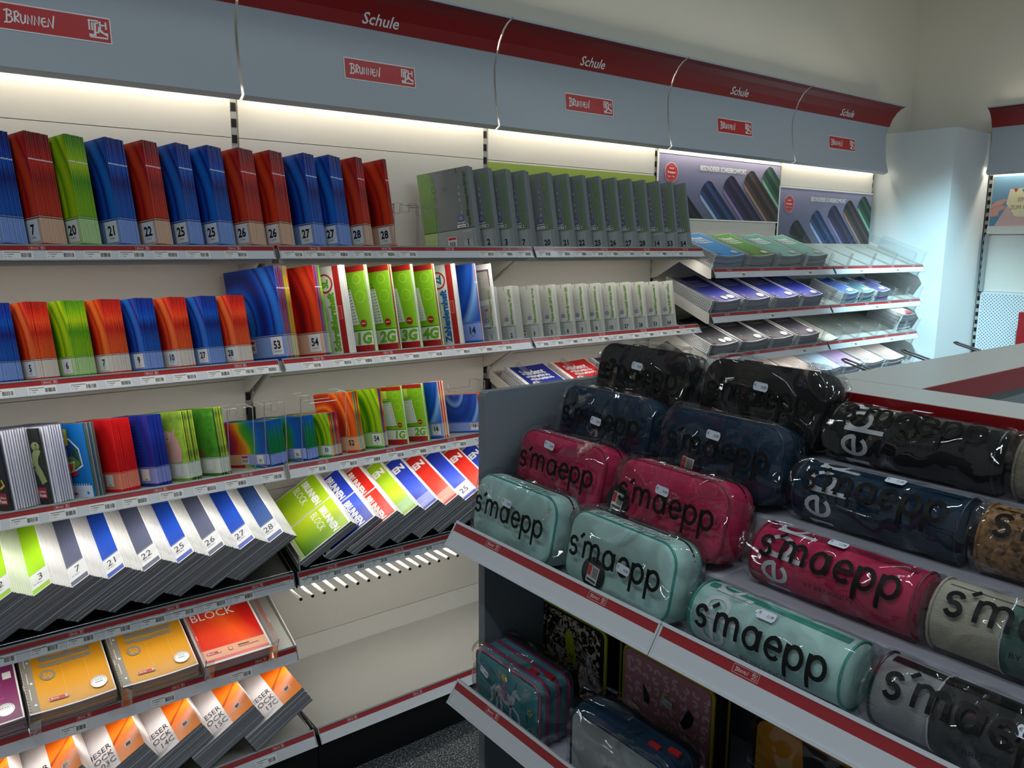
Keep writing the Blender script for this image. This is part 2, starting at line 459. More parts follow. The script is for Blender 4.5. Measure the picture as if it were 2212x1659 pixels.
MB().box(-3.2, 4.72, -5.2, .2, 3.5, 3.56, WALLM).build('ceiling', kind='structure')
c = MB(); c.box(4.06, 4.555, -.448, .098, FZ, 2.275, COLM)
c.build('trim_1', kind='structure', M=Matrix())

# ================================================================== HEADER SIGNS
PROF = [(2.024, -.070), (2.030, -.083), (2.036, -.0945), (2.066, -.086), (2.11, -.074), (2.163, -.066), (2.205, -.0615), (2.249, -.0605), (2.28, -.066),
        (2.305, -.0765), (2.345, -.092), (2.383, -.118), (2.402, -.143), (2.4115, -.168)]
def prof(z):
    for (a, p), (b, q) in zip(PROF, PROF[1:]):
        if z <= b: return p+(q-p)*(z-a)/(b-a)
    return PROF[-1][1]
def header(M, first, right=False, group=None, label=''):
    """curved sign panel one metre wide, local x 0..1, facing -y"""
    t = thing('header_sign', label, 'sign', M=M)
    if group: t['group'] = group
    g = .0045
    b = MB(); n = len(PROF); th = .006
    pts = PROF+[(z+(.002 if z < 2.05 else 0), y+th) for z, y in PROF[::-1]]
    b.prism([(y, z) for z, y in pts], g, 1-g, HEADW, 'x')
    b.build('panel', t, smooth=30)
    b = MB(); b.box(g, 1-g, -.172, -.150, 2.4105, 2.4185, HEADW); b.build('top_lip', t)
    a = Art(lambda x, z, h: (x, prof(z)-.0002-h, z), .0006)
    zs = [2.305, 2.325, 2.345, 2.365, 2.383, 2.402, 2.4105]
    for z0, z1 in zip(zs, zs[1:]): a.rect(g, z0, 1-g, z1, HEADR)
    a.build('red_band', t)
    a = Art(lambda x, z, h: (x, prof(z)-.0012-h, z), .0006)
    a.text('Schule', .5-.008, 2.319, .049, WINK, 'c', sx=1.12, shear=.17, bold=.012)
    a.build('lettering', t)
    a = Art(lambda x, z, h: (x, prof(z)-.0006-h, z), .0006)
    logo(a, .36, 2.134, .28, .072)
    a.build('logo_plate', t)
    return t
hl = ['leftmost grey header sign, cut by the left edge, only its red logo in view',
      'large grey header sign with Schule lettering above the glossy red and blue books',
      'grey header sign with Schule lettering above the green poster',
      'grey header sign with Schule lettering above the higher lilac poster',
      'last grey header sign of the long row, beside the corner column']
for k in range(-1, 4): header(Matrix.Translation((k, 0, 0)), k, label=hl[k+1])
MR = Matrix.Translation((4.56, -.462, 0)) @ Matrix.Rotation(R(-90), 4, 'Z')
header(MR, 0, label='red and grey header sign at the right picture edge on the side wall')
header(MR @ Matrix.Translation((1, 0, 0)), 0, label='second side wall header sign, just outside the right picture edge')

# ================================================================== WALL SHELVING
SEAMS = [FZ+.01, .13, .52, .72, 1.124, 1.52, 1.916, 2.40]
def bay(M, lab, name='shelving_unit', seams=SEAMS, top=2.40, perf=None, last=False):
    t = thing(name, lab, 'shelving', M=M)
    s0 = seams[0]
    for z0, z1 in zip(seams, seams[1:]):
        b = MB(); b.box(.013, .987, -.004, .014, z0+.001, z1-.001, PANEL); b.box(.013, .987, .014, .03, z0+.004, z1-.012, PANEL)
        b.build('back_panel', t)
    def upright(x):
        b = MB(); b.box(x-.0115, x+.0115, .004, .06, FZ, top+.02, UPR)
        z = .0
        while z < top:
            b.box(x-.008, x+.008, .0025, .0045, z, z+.026, SLOT); z += .05
        b.build('upright', t)
    upright(0)
    if last: upright(1.0)
    return t
names = ['wall shelving unit at the left edge holding red, blue and green books', 'wall shelving unit with empty lower shelf, second from the left',
         'wall shelving unit with the green poster, half hidden by the display island', 'wall shelving unit with the higher lilac poster and sloped trays',
         'last wall shelving unit before the corner column']
bays = [bay(Matrix.Translation((k, 0, 0)), names[k+1], last=(k == 3)) for k in range(-1, 4)]

def barcode_label(nbars=9, seed=1):
    a = Art(lambda x, y, h: (x, y, h), .0003); rr = random.Random(seed)
    a.rect(0, 0, .066, .0235, LABW); a.up()
    a.rect(.004, .0175, .038, .0192, INKG); a.rect(.004, .0125, .006, .0142, INKG); a.rect(.009, .0120, .024, .0136, INKG)
    a.text('€', .004, .0045, .0042, INK); a.text(rr.choice(['1,99', '2,49', '0,79', '3,29', '1,79', '2,99']), .010, .0045, .0050, INK)
    x = .0395
    while x < .062:
        w = rr.choice([.0007, .0012, .0018]); a.rect(x, .0045, x+w, .0165, INK); x += w+rr.choice([.0006, .0010, .0014])
    return a.b
LBL = []
def get_label(i):
    while len(LBL) < 5:
        b = barcode_label(seed=len(LBL)); me = bpy.data.meshes.new('price_label'); me.from_pydata(b.v, [], b.f)
        for x in b.mats: me.materials.append(x)
        me.polygons.foreach_set('material_index', b.m); LBL.append(me)
    return LBL[i % 5]
_rl = Art(lambda x, y, h: (x, y, h), .0003)
_rl.frame(0, 0, .036, .0105, .0006, PINKINK); brunnen(_rl, .004, .0025, .0055, PINKINK, .0007); emblem(_rl, .027, .0022, .0065, PINKINK)
RLOGO = bpy.data.meshes.new('rail_logo'); RLOGO.from_pydata(_rl.b.v, [], _rl.b.f); RLOGO.materials.append(PINKINK)

def rail(t, x0, x1, top, bot, labels=(), logo0=.125, M=None, grey=RAILG):
    """slanted price rail along local x; top/bot = (y, z) of the strip"""
    (yt, zt), (yb, zb) = top, bot
    L = math.hypot(yb-yt, zb-zt); ang = math.atan2(zt-zb, yt-yb)
    b = MB(); d = Vector((0, (yb-yt)/L, (zb-zt)/L)); nn = Vector((0, d.z, -d.y))
    if nn.y > 0: nn = -nn
    def P(x, s, h): return tuple(Vector((x, yt, zt))+d*s+nn*h)
    def slab(x0, x1, s0, s1, h0, h1, m):
        v = [P(x, s, h) for h in (h0, h1) for s in (s0, s1) for x in (x0, x1)]
        b.add(v, [(0, 2, 3, 1), (4, 5, 7, 6), (0, 1, 5, 4), (2, 6, 7, 3), (0, 4, 6, 2), (1, 3, 7, 5)], m)
    g = .006
    slab(x0+g, x1-g, 0, L, -.003, -.0005, grey)
    slab(x0+g, x1-g, -.004, .001, -.003, .0015, grey); slab(x0+g, x1-g, L-.001, L+.003, -.003, .002, RAILW)
    slab(x0+g, x0+g+.003, 0, L, -.003, .0015, grey); slab(x1-g-.003, x1-g, 0, L, -.003, .0015, grey)
    r = b.build('price_rail', t)
    b = MB(); slab(x0+g+.003, x1-g-.003, .001, L*.36, -.0005, .0003, RAILR); b.build('red_strip', r)
    b = MB(); slab(x0+g+.003, x1-g-.003, L*.36, L-.001, -.0005, .0003, RAILW); b.build('paper_strip', r)
    def place(x, s, h):
        X = Vector((1, 0, 0)); Y = -d; Z = X.cross(Y)
        mm = Matrix((X, Y, Z)).transposed().to_4x4(); mm.translation = Vector(P(x, s, h)); return mm
    x = x0+logo0
    while x < x1-.05:
        link('rail_logo', RLOGO, r, place(x-.018, L*.18+.0052, .0006)); x += .25
    for i, lx in enumerate(labels):
        if x0+.01 < lx-.033 and lx+.033 < x1: link('price_label', get_label(i+int(x0*3)), r, place(lx-.033, L-.0005, .0006))
    return r

def shelf(lab, x, top, bot, depth=None, tilt=8, labels=(), M=None, th=.022, m=SHELFG, name='shelf', brackets=True, side=False, lip=True):
    """a shelf board one metre wide with its price rail and two brackets"""
    t = thing(name, lab, 'shelf', loc=(x, 0, 0)) if M is None else thing(name, lab, 'shelf', M=M)
    yt, zt = top; k = math.tan(R(tilt)); yb = -.008; zf = zt-.003
    zback = zf-k*(yb-yt)
    b = MB(); b.prism([(yt+.002, zf), (yb, zback), (yb, zback-th*.6), (yt+.04, zf-k*.038-th*.6), (yt+.036, zf-th-.006), (yt+.002, zf-th-.006)], .012, .988, m)
    b.build('board', t)
    if lip and zt > 1.5: MB().box(.012, .988, yt+.004, yt+.0065, zf-.047, zf-.020, WHITE).build('front_lip', t)
    if brackets:
        for xb in (.0135, .984):
            s = .003
            b = MB(); b.prism([(-.010, zback-.003), (-.010, zback-.10), (-.05, zback-.09), (yt+.07, zf-k*(-.0)-.03), (yt+.03, zf-.024), (yt+.05, zf-.012-k*.05)], xb, xb+s, WHITE)
            b.build('bracket', t)
    rail(t, 0, 1, top, bot, [l-x for l in labels if x < l < x+1])
    return t
S1 = ((-.3032, 1.5707), (-.321, 1.5372)); S2 = ((-.2998, 1.2245), (-.3241, 1.192)); S3 = ((-.3069, .8876), (-.3235, .8514))
S4 = ((-.3498, .5405), (-.361, .5019)); S5 = ((-.3458, .2911), (-.3602, .2486)); S6 = ((-.4601, .0508), (-.4876, .0136))
L1 = [-.668, -.574, -.488, -.405, -.318, -.231, -.124, .05, .122, .20, .283, .37, .453, .778, .864, .95, 1.05, 1.148, 1.236, 1.326, 1.413, 1.509, 1.605, 1.71, 1.817]
L2 = [-.83, -.739, -.645, -.549, -.463, -.375, -.289, -.193, -.12, -.05, .097, .201, .277, .367, .459, .553, .67, .771, .86, 1.045, 1.12, 1.199, 1.278, 1.372, 1.457, 1.553, 1.646, 1.73, 1.82, 1.92]
L3 = [-.8, -.714, -.625, -.529, -.445, -.348, -.253, -.162, -.05, .1, .21, .298, .389, .481, .564, .651, .75, .85]
L4 = [-.8, -.702, -.616, -.523, -.431, -.348, -.258, -.174, .045, .122, .207, .294, .388, .477, .57, .66, .75]
pos = ['left', 'middle', 'right']
for k, w in ((-1, 'with glossy dark lit A4 books'), (0, 'from the double 26 to the wire basket'), (1, 'carrying grey recycled A4 books')):
    shelf('top grey shelf '+w+', price rail in shade', k, *S1, labels=L1)
for k, w in ((-1, 'under small red, green and blue books'), (0, 'under the 1G to 4G exercise books'), (1, 'under the pale recycled small books')):
    shelf('second shelf from the top, '+w, k, *S2, labels=L2)
for k, w in ((-1, 'under the backpack cover and animal photo books'), (0, 'under the rainbow landscape books')):
    shelf('third shelf from the top, '+w, k, *S3, labels=L3)
def tray20(lab, x, top, bot, labels, tilt=-20, m=SHELFG, drop=.0, name='shelf', depth=.345, wall=True):
    """shelf sloping up to the back with side cheeks"""
    t = thing(name, lab, 'shelf', loc=(x, 0, 0)); yt, zt = top; k = math.tan(R(-tilt)); zf = zt-.004-drop; yb = yt+depth; zb = zf+k*depth
    b = MB(); b.prism([(yt+.002, zf), (yb, zb), (yb, zb-.010), (yt+.030, zf-.016), (yt+.028, zf-.034), (yt+.002, zf-.034)], .012, .988, m); b.build('board', t)
    for x0 in (.004, .993):
        b = MB(); b.prism([(yt+.004, zt), (yt+.03, zt+.012), (yb, zb+.018), (yb, zb-.03), (yt+.02, zf-.04), (yt+.004, zf-.04)], x0, x0+.003, WHITE if m is SHELFG else m); b.build('cheek', t)
    if wall:
        b = MB(); b.box(.02, .98, yb-.002, -.006, zb-.008, zb+.0, m) if yb < -.01 else b.box(.02, .98, yb-.003, yb, zb, zb+.01, m); b.build('rear_lip', t)
    rail(t, 0, 1, top, bot, [l-x for l in labels if x < l < x+1])
    return t
tray20('dark tray shelf holding numbered white writing pads tilted sideways', -1, *S4, L4, m=TRAYB, drop=.008)
tray20('dark tray shelf holding green, blue and red tilted writing pads', 0, *S4, L4, m=TRAYB, drop=.008)
tray20('sloping grey shelf under the orange spiral pads and red block', -1, *S5, [-.19, -.421, -.654])
for k, w in ((-1, 'carrying the orange and white writing pads'), (0, 'empty, above the dark carpet')):
    t = thing('shelf', 'deep bottom shelf '+w, 'shelf', loc=(k, 0, 0))
    b = MB(); b.box(.010, .990, -.452, -.006, .022, .046, SHELFG); b.build('board', t)
    b = MB(); b.box(.010, .990, -.4595, -.452, .010, .050, BLACK); b.build('front_edge', t)
    rail(t, 0, 1, *S6, [-.17-k] if k == -1 else [])
t = thing('plinth', 'black plinth below the two bottom shelves', 'plinth', loc=(-1, 0, 0))
for x0 in (0, 1): MB().box(x0+.002, x0+.998, -.475, -.45, FZ+.002, .012, BLACK).build('plinth_board', t)
L5 = [2.2, 2.45, 2.75, 3.25, 3.45, 3.65]
TZ = [1.479, 1.275, 1.078, .882]
TN = ['highest', 'second', 'third', 'lowest visible']
for i, z in enumerate(TZ):
    for k in (2, 3):
        tray20(f'{TN[i]} sloping tray shelf '+('under the tightly filled spiral pad stacks' if k == 2 else 'at the corner column with clear dividers'), k, (-.357, z), (-.378, z-.037), L5[(i+k) % 2::2])
tray20('sloping tray shelf behind the display island with blue and red spiral pads', 1, (-.357, .935), (-.378, .9), [])

# pegs under the pad shelf
t = thing('peg_rail', 'row of white display pegs with black tips under the BLOCK pads', 'hooks', loc=(0, 0, .449))
MB().box(.0, .98, -.010, -.0045, -.012, .012, WHITE).build('bar', t)
for i in range(24):
    x = .015+i*.0405
    b = MB(); b.tube([(x, -.0045, 0), (x, -.345, -.0)], .0052, WHITE, 8); p = b.build('peg', t, smooth=40)
    b = MB(); b.tube([(x, -.345, 0), (x, -.350, 0)], .0054, BLACK, 8); b.build('peg_tip', p)
# cables hanging by the uprights
for x, z, lab in ((.0, 1.13, 'black lamp cable and plug hanging by the upright under the books 27 and 28'), (1.0, 1.13, 'grey lamp cable hanging by the upright left of the spiral pads')):
    t = thing('lamp_cable', lab, 'cable', loc=(x, 0, 0))
    b = MB(); b.tube([(.035, -.03, z+.03), (.032, -.035, z), (.018, -.03, z-.04), (.004, -.02, z-.07), (.0, -.012, z-.10)], .004, UPR, 6); b.build('cord', t, smooth=60)
    b = MB(); b.box(-.008, .012, -.028, -.004, z-.16, z-.10, BLACK); b.box(-.004, .006, -.016, -.004, z-.24, z-.16, BLACK); b.build('plug', t)

# wire dividers
def wire_divider(lab, pts_sets, y=-.293):
    t = thing('wire_divider', lab, 'divider', loc=(pts_sets[0][0], y, pts_sets[0][2]), group=None)
    def frame(x0, x1, z0, z1, yy, hump=.028):
        w = (x1-x0); q = min(.03, w*.35)
        return [(x0, yy, z0), (x0, yy, z1), (x0+q, yy, z1), (x0+q, yy, z1-hump), (x1-q, yy, z1-hump), (x1-q, yy, z1), (x1, yy, z1), (x1, yy, z0)]
    x0, x1, z0, z1 = pts_sets[0]
    b = MB(); b.tube([(a-x0, c, d-z0) for a, c, d in frame(x0, x1, z0, z1, 0)], .0014, WIRE, 6); b.build('front_frame', t, smooth=60)
    b = MB(); b.tube([(a-x0, c, d-z0) for a, c, d in frame(x0, x1, z0-.02, z1-.002, .06)[1:-1]], .0014, WIRE, 6); b.build('rear_frame', t, smooth=60)
    for q in (0, x1-x0):
        b = MB(); b.tube([(q, 0, z1-z0-.004), (q, .06, z1-z0-.004)], .0014, WIRE, 6); b.build('cross_wire', t, smooth=60)
        b = MB(); b.tube([(q, 0, .004), (q, .07, -.006)], .0014, WIRE, 6); b.build('foot_wire', t, smooth=60)
wire_divider('pale wire divider on the top shelf left of the grey recycled books', [(.415, .502, 1.569, 1.715)])
wire_divider('pale wire divider on the top shelf touching the first grey book', [(.508, .588, 1.569, 1.708)])
wire_divider('wire divider right of the animal photo books on the third shelf', [(-.171, -.094, .889, 1.09)], y=-.301)
wire_divider('wire divider in front of the first rainbow book on the third shelf', [(-.058, .009, .889, 1.092)], y=-.301)
wire_divider('wire divider standing before the orange book on the third shelf', [(.06, .215, .889, 1.105)], y=-.301)
wire_divider('wire divider behind the landscape music books near the display island', [(.66, .86, .875, 1.06)], y=-.19)

# ================================================================== POSTERS
def roll_art(a, W, H, bg, cols, seal, title, clip0=.0):
    pass
LIL = grad('lilac poster print', [(0, '#5b6078'), (.35, '#6b6f8c'), (.7, '#8583a0'), (1, '#a09cb8')], 2, .31, .45, .06, 5)
def poster_lilac(x0, z0, H, lab):
    t = thing('poster', lab, 'poster', loc=(x0, -.0055, z0)); W = .985
    MB().box(0, W, -.0015, .0, 0, H, LIL).build('sheet', t)
    b = MB(); f = .006
    b.box(-.004, W+.002, -.004, -.0005, H, H+f*1.6, WINK); b.box(-.004, W+.002, -.004, -.0005, -f, 0, WINK); b.box(-.008, 0, -.004, -.0005, -f, H+f, WINK); b.build('frame', t)
    a = Art(lambda x, y, h: (x, -.0016-h, y), .0004)
    cyl = [('#4a4a52', '#2a2a30', '#191a1e'), ('#9fb6d8', '#2c4778', '#16254a'), ('#8b78a8', '#372b52', '#1c1a33'), ('#9b7c6c', '#4d3a35', '#2a2426'), ('#8cb79a', '#2f5d48', '#1b3a30')]
    dx = [.16, .36, .54, .71, .87]; hh = [.13, .19, .225, .26, .29]
    for i, (c3, cx, h) in enumerate(zip(cyl, dx, hh)):
        ms = [mat(f'print tone {c}', c, .45, var=.12, vscale=60) for c in c3]
        # rolled notebook: a slanted tube, round at the top left, bands of tone across
        w = .060; th = R(-40); ux, uy = math.cos(th), math.sin(th); nx, ny = -uy, ux
        top = (cx, h-.05); Ln = (top[1])/max(-uy, .1)
        bands = [(-1, -.72, 0), (-.72, -.3, 1), (-.3, .25, 2), (.25, .62, 1), (.62, 1, 2)]
        for s0, s1, mi in bands:
            pts = []
            for s in (s0, (s0+s1)/2, s1):
                r = math.sqrt(max(0, 1-s*s))*w*.6
                pts.append((top[0]+nx*s*w-ux*r, top[1]+ny*s*w-uy*r))
            for s in (s1, s0):
                px, py = top[0]+nx*s*w, top[1]+ny*s*w; k = py/(-uy); qx = px+ux*k
                pts.append((min(qx, W-.002), 0.0) if qx < W else (W-.002, max(py+uy*(W-.002-px)/ux, 0)))
            pts = [(min(max(p, .002), W-.002), max(q, .0005)) for p, q in pts]
            a.poly(pts, ms[mi])
        a.up()
    sx, sy, r = .09, H-.088, .048
    a.disc(sx, sy, r, WINK, 28); a.up(); a.disc(sx, sy, r*.95, RINK, 28); a.up()
    a.ring(sx, sy, r*.70, .0008, PINKINK)
    for i in range(3): a.disc(sx-.012+.012*i, sy+r*.42, .004, WINK, 10)
    a.text('Premium', sx, sy-.004, .017, WINK, 'c', .9, bold=.02); a.text('Papier - Paper', sx, sy-.021, .011, WINK, 'c', .85)
    for i, ch in enumerate('BESTE QUALITAET  BEST QUALITY  '):
        an = 200-360*i/31; a.text(ch, sx+r*.78*math.cos(R(an)), sy+r*.78*math.sin(R(an)), .010, PINKINK, 'c', rot=an-90)
    a.text('BESONDERER SCHREIBKOMFORT', .49, H-.064, .034, WINK, 'c', sx=.74, bold=.02)
    a.build('print', t)
poster_lilac(2.012, 1.716, .302, 'higher lilac poster with five rolled notebooks and a red seal')
poster_lilac(3.006, 1.60, .305, 'lower lilac poster with rolled notebooks, next to the corner column')
GRN = grad('green poster print', [(0, '#5f8a2a'), (.5, '#8aa63c'), (1, '#93a846')], 2, .3, .5, .25, 14)
t = thing('poster', 'plain green poster behind the grey recycled books', 'poster', loc=(1.008, -.0055, 1.60))
MB().box(0, .985, -.0015, 0, 0, .308, GRN).build('sheet', t)
a = Art(lambda x, y, h: (x, -.0016-h, y), .0004); a.text('RECYCLING', .50, .232, .034, WINK, 'c', .85, bold=.01); a.build('print', t)

# ================================================================== STANDING EXERCISE BOOKS
LEAN = R(-8)
_nb = {}
def notebook_mesh(m, W, H, th=.0042, pages=PAGE, back=None):
    k = (m.name, W, H, th)
    if k in _nb: return _nb[k]
    b = MB(); e = .0006; r = th/2
    # cover: folded sheet with a rounded spine at y=0, open at the fore edge
    o = [(0, W), (0, r*1.2), (r*.35, r*.35), (r, 0), (th-r*.35, r*.35), (th, r*1.2), (th, W)]
    i = [(x if False else e+(th-2*e)*(x/th), max(y, 0)+e) for x, y in o]; i[0] = (e, W); i[-1] = (th-e, W)
    v = [(x, y, z) for z in (0, H) for x, y in o]+[(x, y, z) for z in (0, H) for x, y in i]
    n = 7; f = []
    for q in range(n-1):
        f.append((q, q+1, n+q+1, n+q)[::-1]); f.append((2*n+q, 2*n+q+1, 3*n+q+1, 3*n+q))
        f.append((n+q, n+q+1, 3*n+q+1, 3*n+q)[::-1]); f.append((q, q+1, 2*n+q+1, 2*n+q))
    f.append((0, 2*n, 3*n, n)); f.append((n-1, 2*n-1, 4*n-1, 3*n-1))
    b.add(v, f, m)
    b.box(e, th-e, e*3, W-.0015, .0012, H-.0012, pages)
    me = bpy.data.meshes.new('exercise_book'); me.from_pydata(b.v, [], b.f)
    for x in b.mats: me.materials.append(x)
    me.polygons.foreach_set('material_index', b.m); me.update(); _nb[k] = me
    return me
def cover_M(W): return Matrix(((0, 0, -1, 0), (-1, 0, 0, W), (0, 1, 0, 0), (0, 0, 0, 1)))   # art x,y -> cover plane, normal -x

def zboard(zt, yt, y, tilt=8): return zt-.003-math.tan(R(tilt))*(y-yt)
WORDS = {'1': 'one', '2': 'two', '3': 'three', '5': 'five', '6': 'six', '7': 'seven', '9': 'nine', '10': 'ten', '14': 'fourteen', '20': 'twenty', '21': 'twenty-one', '22': 'twenty-two',
 '25': 'twenty-five', '26': 'twenty-six', '27': 'twenty-seven', '28': 'twenty-eight', '53': 'fifty-three', '54': 'fifty-four', '51': 'fifty-one', '52': 'fifty-two'}
def wd(n): return WORDS.get(str(n), str(n))
STUFF = {}
def stack(x, shelf_, mats, W, H, thick, phi, lab, group, art=None, y=-.28, th=.0042, n=None, firstlab=None, jit=.0015, lean=LEAN, firstmat=None, kindname='exercise_book'):
    yt, zt = shelf_[0]
    n = n or max(1, round(thick/th)); p = R(phi); rr = random.Random(int(x*1000))
    first = None
    for i in range(n):
        d = i*(thick/max(n, 1)) if n > 1 else 0
        xx = x+math.cos(p)*d; yy = y+math.sin(p)*d
        j = rr.uniform(-jit, jit) if i else 0
        xx += -math.sin(p)*j; yy += math.cos(p)*j
        m = mats[i % len(mats)] if i or not firstmat else firstmat
        o = link(kindname, notebook_mesh(m, W, H, min(th, thick/n)))
        o.location = (xx, yy, zboard(zt, yt, yy)+.001); o.rotation_euler = (lean, 0, p+(rr.uniform(-.004, .004) if i else 0))
        if i == 0:
            tag(o, firstlab or lab, 'notebook', None if firstlab else group); first = o
            if art:
                a = Art(lift=.0004); art(a, W, H); a.build('cover_print', o, cover_M(W) @ Matrix.Translation((0, 0, .0002)))
        else: tag(o, lab, 'notebook', group)
    return first

def numart(num, boxc=None, dx=.0, small='Blatt', sticker=False, ruled=False, band=.27):
    bc = boxc or mat('number box paper', '#dfe3e6', .35, var=.01)
    def f(a, W, H):
        k = H/.297; w = .046*max(k, .8); h = band*H-.020*k
        x1 = W-.012*k-dx; x0 = x1-w; y0 = .020*k
        a.rect(x0, y0, x1, y0+h-.004*k, bc); a.up()
        if ruled:
            for i in range(9): a.rect(x0+.002, y0+h*.4+i*h*.06, x1-.002, y0+h*.4+i*h*.06+.0006, INKG)
        a.text(str(num), (x0+x1)/2, y0+.019*k, .036*k, INK, 'c', sx=.82, bold=.03)
        a.text(small, (x0+x1)/2, y0+.009*k, .0062*k, INKG, 'c')
        if sticker:
            sx = W*.28; a.rect(sx, .03*k, sx+.030*k, .072*k, LABW); a.up(); a.rect(sx+.003*k, .060*k, sx+.027*k, .069*k, RINK)
            for i in range(7): a.rect(sx+(.005+.003*i)*k, .040*k, sx+(.0065+.003*i)*k, .053*k, INK)
    return f
A4 = (.21, .297); A5 = (.148, .21)
def covers(sz, tagname):
    H = sz
    return {'red': swirl('red cover '+tagname, (['#6c1014', '#a81a17', '#c62a18', '#981816', '#d8431f'] if H > .25 else ['#7c1216', '#c22118', '#e2411d', '#b31c17', '#ef6a2b']), H, '#d9b79c', '#b3161b'),
            'blue': swirl('blue cover '+tagname, ['#10246e', '#1238a0', '#0d57b8', '#141f74', '#1f6fd0'], H, '#86a3dc', '#0d3a9b'),
            'green': swirl('green cover '+tagname, ['#3c7a14', '#86b80f', '#b6cf16', '#4e9414', '#9fc81c'], H, '#b9d69a', '#3f9222'),
            'orange': swirl('orange cover '+tagname, ['#a5240d', '#dd4a12', '#f08a22', '#c9330f', '#e8601c'], H, '#e0a67c', '#c4290f')}
C4 = covers(.297, 'A4'); C5 = covers(.21, 'A5')
C5['redw'] = swirl('red cover pale band A5', ['#8e1712', '#d32a17', '#e9501f', '#bd2014', '#f07030'], .21, '#ddd6cc', '#c41d20')
row1 = [('7', -.69, .0635, 'blue'), ('7', -.602, .0665, 'red'), ('20', -.511, .0555, 'green'), ('21', -.416, .06, 'blue'), ('22', -.322, .05, 'red'), ('25', -.234, .0465, 'blue'),
        ('25', -.148, .056, 'blue'), ('26', -.058, .062, 'red'), ('26', .037, .056, 'red'), ('27', .145, .05, 'blue'), ('27', .229, .060, 'blue'), ('28', .323, .0345, 'red'), ('28', .425, .0175, 'red')]
extra = {0: 'edge-cut', 5: 'left-hand', 6: 'right-hand', 7: 'left-hand', 8: 'right-hand', 9: 'left-hand', 10: 'right-hand', 11: 'left-hand', 12: 'right-hand'}
for i, (n, x, t_, c) in enumerate(row1):
    e = extra.get(i, '')
    stack(x, S1, [C4[c]], *A4, t_, 28, f'large {c} exercise book in the {e+" " if e else ""}number {wd(n)} stack, top shelf', f'{c} books behind number {n}{", "+e if e else ""}, top shelf', numart(n if i else '5', small='16 Blatt'),
          firstlab=f'front large {c} exercise book marked {wd(n)}{", "+e if e else ""}, top shelf')
row2 = [('3', -.727, .0585, 'blue'), ('5', -.644, .061, 'redw'), ('6', -.558, .0645, 'green'), ('7', -.468, .0635, 'redw'), ('9', -.378, .059, 'blue'), ('10', -.288, .0605, 'redw'), ('27', -.201, .0595, 'blue'), ('28', -.119, .0635, 'redw')]
for i, (n, x, t_, c) in enumerate(row2):
    cn = 'red' if c == 'redw' else c
    stack(x, S2, [C5[c]], *A5, t_, 28, f'small {cn} exercise book stacked behind the one marked {wd(n)}, second shelf', f'small {cn} books behind number {n}, second shelf', numart(n, sticker=(i > 0)),
          kindname='small_exercise_book', firstlab=f'front small {cn} exercise book marked {wd(n)} on the second shelf' if i else 'front small blue exercise book at the left edge of the second shelf')
seq53 = [C4[k] for k in ('blue', 'red', 'blue', 'red', 'blue', 'red', 'green', 'orange', 'green', 'orange')]
stack(.035, S2, seq53, *A4, .0605, 28, 'mixed colour vocabulary book spine behind the blue fifty-three cover, second shelf', 'spines behind the blue 53', numart('53', sticker=True, small='Vokabelheft'), n=10, th=.006, firstlab='large blue vocabulary book marked fifty-three, its whole swirled cover showing, second shelf')
stack(.162, S2, [C4[k] for k in ('red', 'blue', 'orange', 'blue', 'green', 'green')], *A4, .034, 28, 'mixed colour vocabulary book spine behind the red fifty-four cover, second shelf', 'spines behind the red 54', numart('54', sticker=True, small='Vokabelheft'), n=6, th=.0057,
      firstlab='large red vocabulary book marked fifty-four, shiny swirled cover, second shelf')
LG = mat('lime cover print', '#84bd22', .3); LG2 = mat('light lime print', '#b5d84e', .3); DR = mat('deep red cover print', '#a81a22', .3); LT = mat('lime lettering', '#6fae1e', .4)
CRM = mat('cream cover', '#e9e8da', .4); BLT = mat('blue lettering', '#2767b4', .4); WC = mat('white cover', '#e6e6e4', .3)
def lernheft(num):
    def f(a, W, H):
        k = H/.297
        a.rect(.0, 0, W, .028*k, DR); a.rect(0, H-.02*k, W, H-.0005, DR); a.rect(0, .076*k, W, .080*k, mat('green rule', '#3f7f1e', .4)); a.rect(0, .028*k, W, .076*k, WC); a.up()
        a.rect(W-.155*k, .030*k, W-.15*k, .07*k, INKG)
        a.text(num, W-.008*k, .034*k, .052*k, LT, 'r', sx=1.0, shear=.15, bold=.05)
        a.rect(W-.14*k, H-.068*k, W-.085*k, H-.02*k, LG2)
        for i in range(4): a.rect(W-.137*k, H-(.028+.007*i)*k, W-.105*k, H-(.0295+.007*i)*k, INKG)
        a.line(arc(W-.035*k, H-.045*k, .016*k, .016*k, 0, 360, 12), .0025*k, LG2); a.line(arc(W-.030*k, H-.105*k, .020*k, .020*k, 0, 360, 12), .0022*k, LG2)
        a.up()
        p = [(W-.15*k, .095*k), (W-.048*k, .100*k), (W-.064*k, H-.078*k), (W-.15*k, H-.085*k)]
        a.poly(p, WC); a.up()
        for i in range(13):
            yy = .108*k+i*.0105*k; a.rect(W-.148*k, yy, W-(.058+.0012*i*k)*k, yy+.0008*k, INKG)
            if num in ('1G', '2G'): a.rect(W-(.060+.0012*i)*k, yy, W-(.056+.0012*i)*k, yy+.003*k, INK)
            if i > 8: a.line([(W-.12*k+j*.01*k, yy+.002*k+(.002*k if j % 2 else 0)) for j in range(5)], .0012*k, mat('pencil blue', '#5c6f9c', .5))
        a.disc(W-.030*k, .102*k, .0125*k, DR, 20); a.up(); a.rect(W-.039*k, .100*k, W-.021*k, .104*k, PINKINK)
    return f
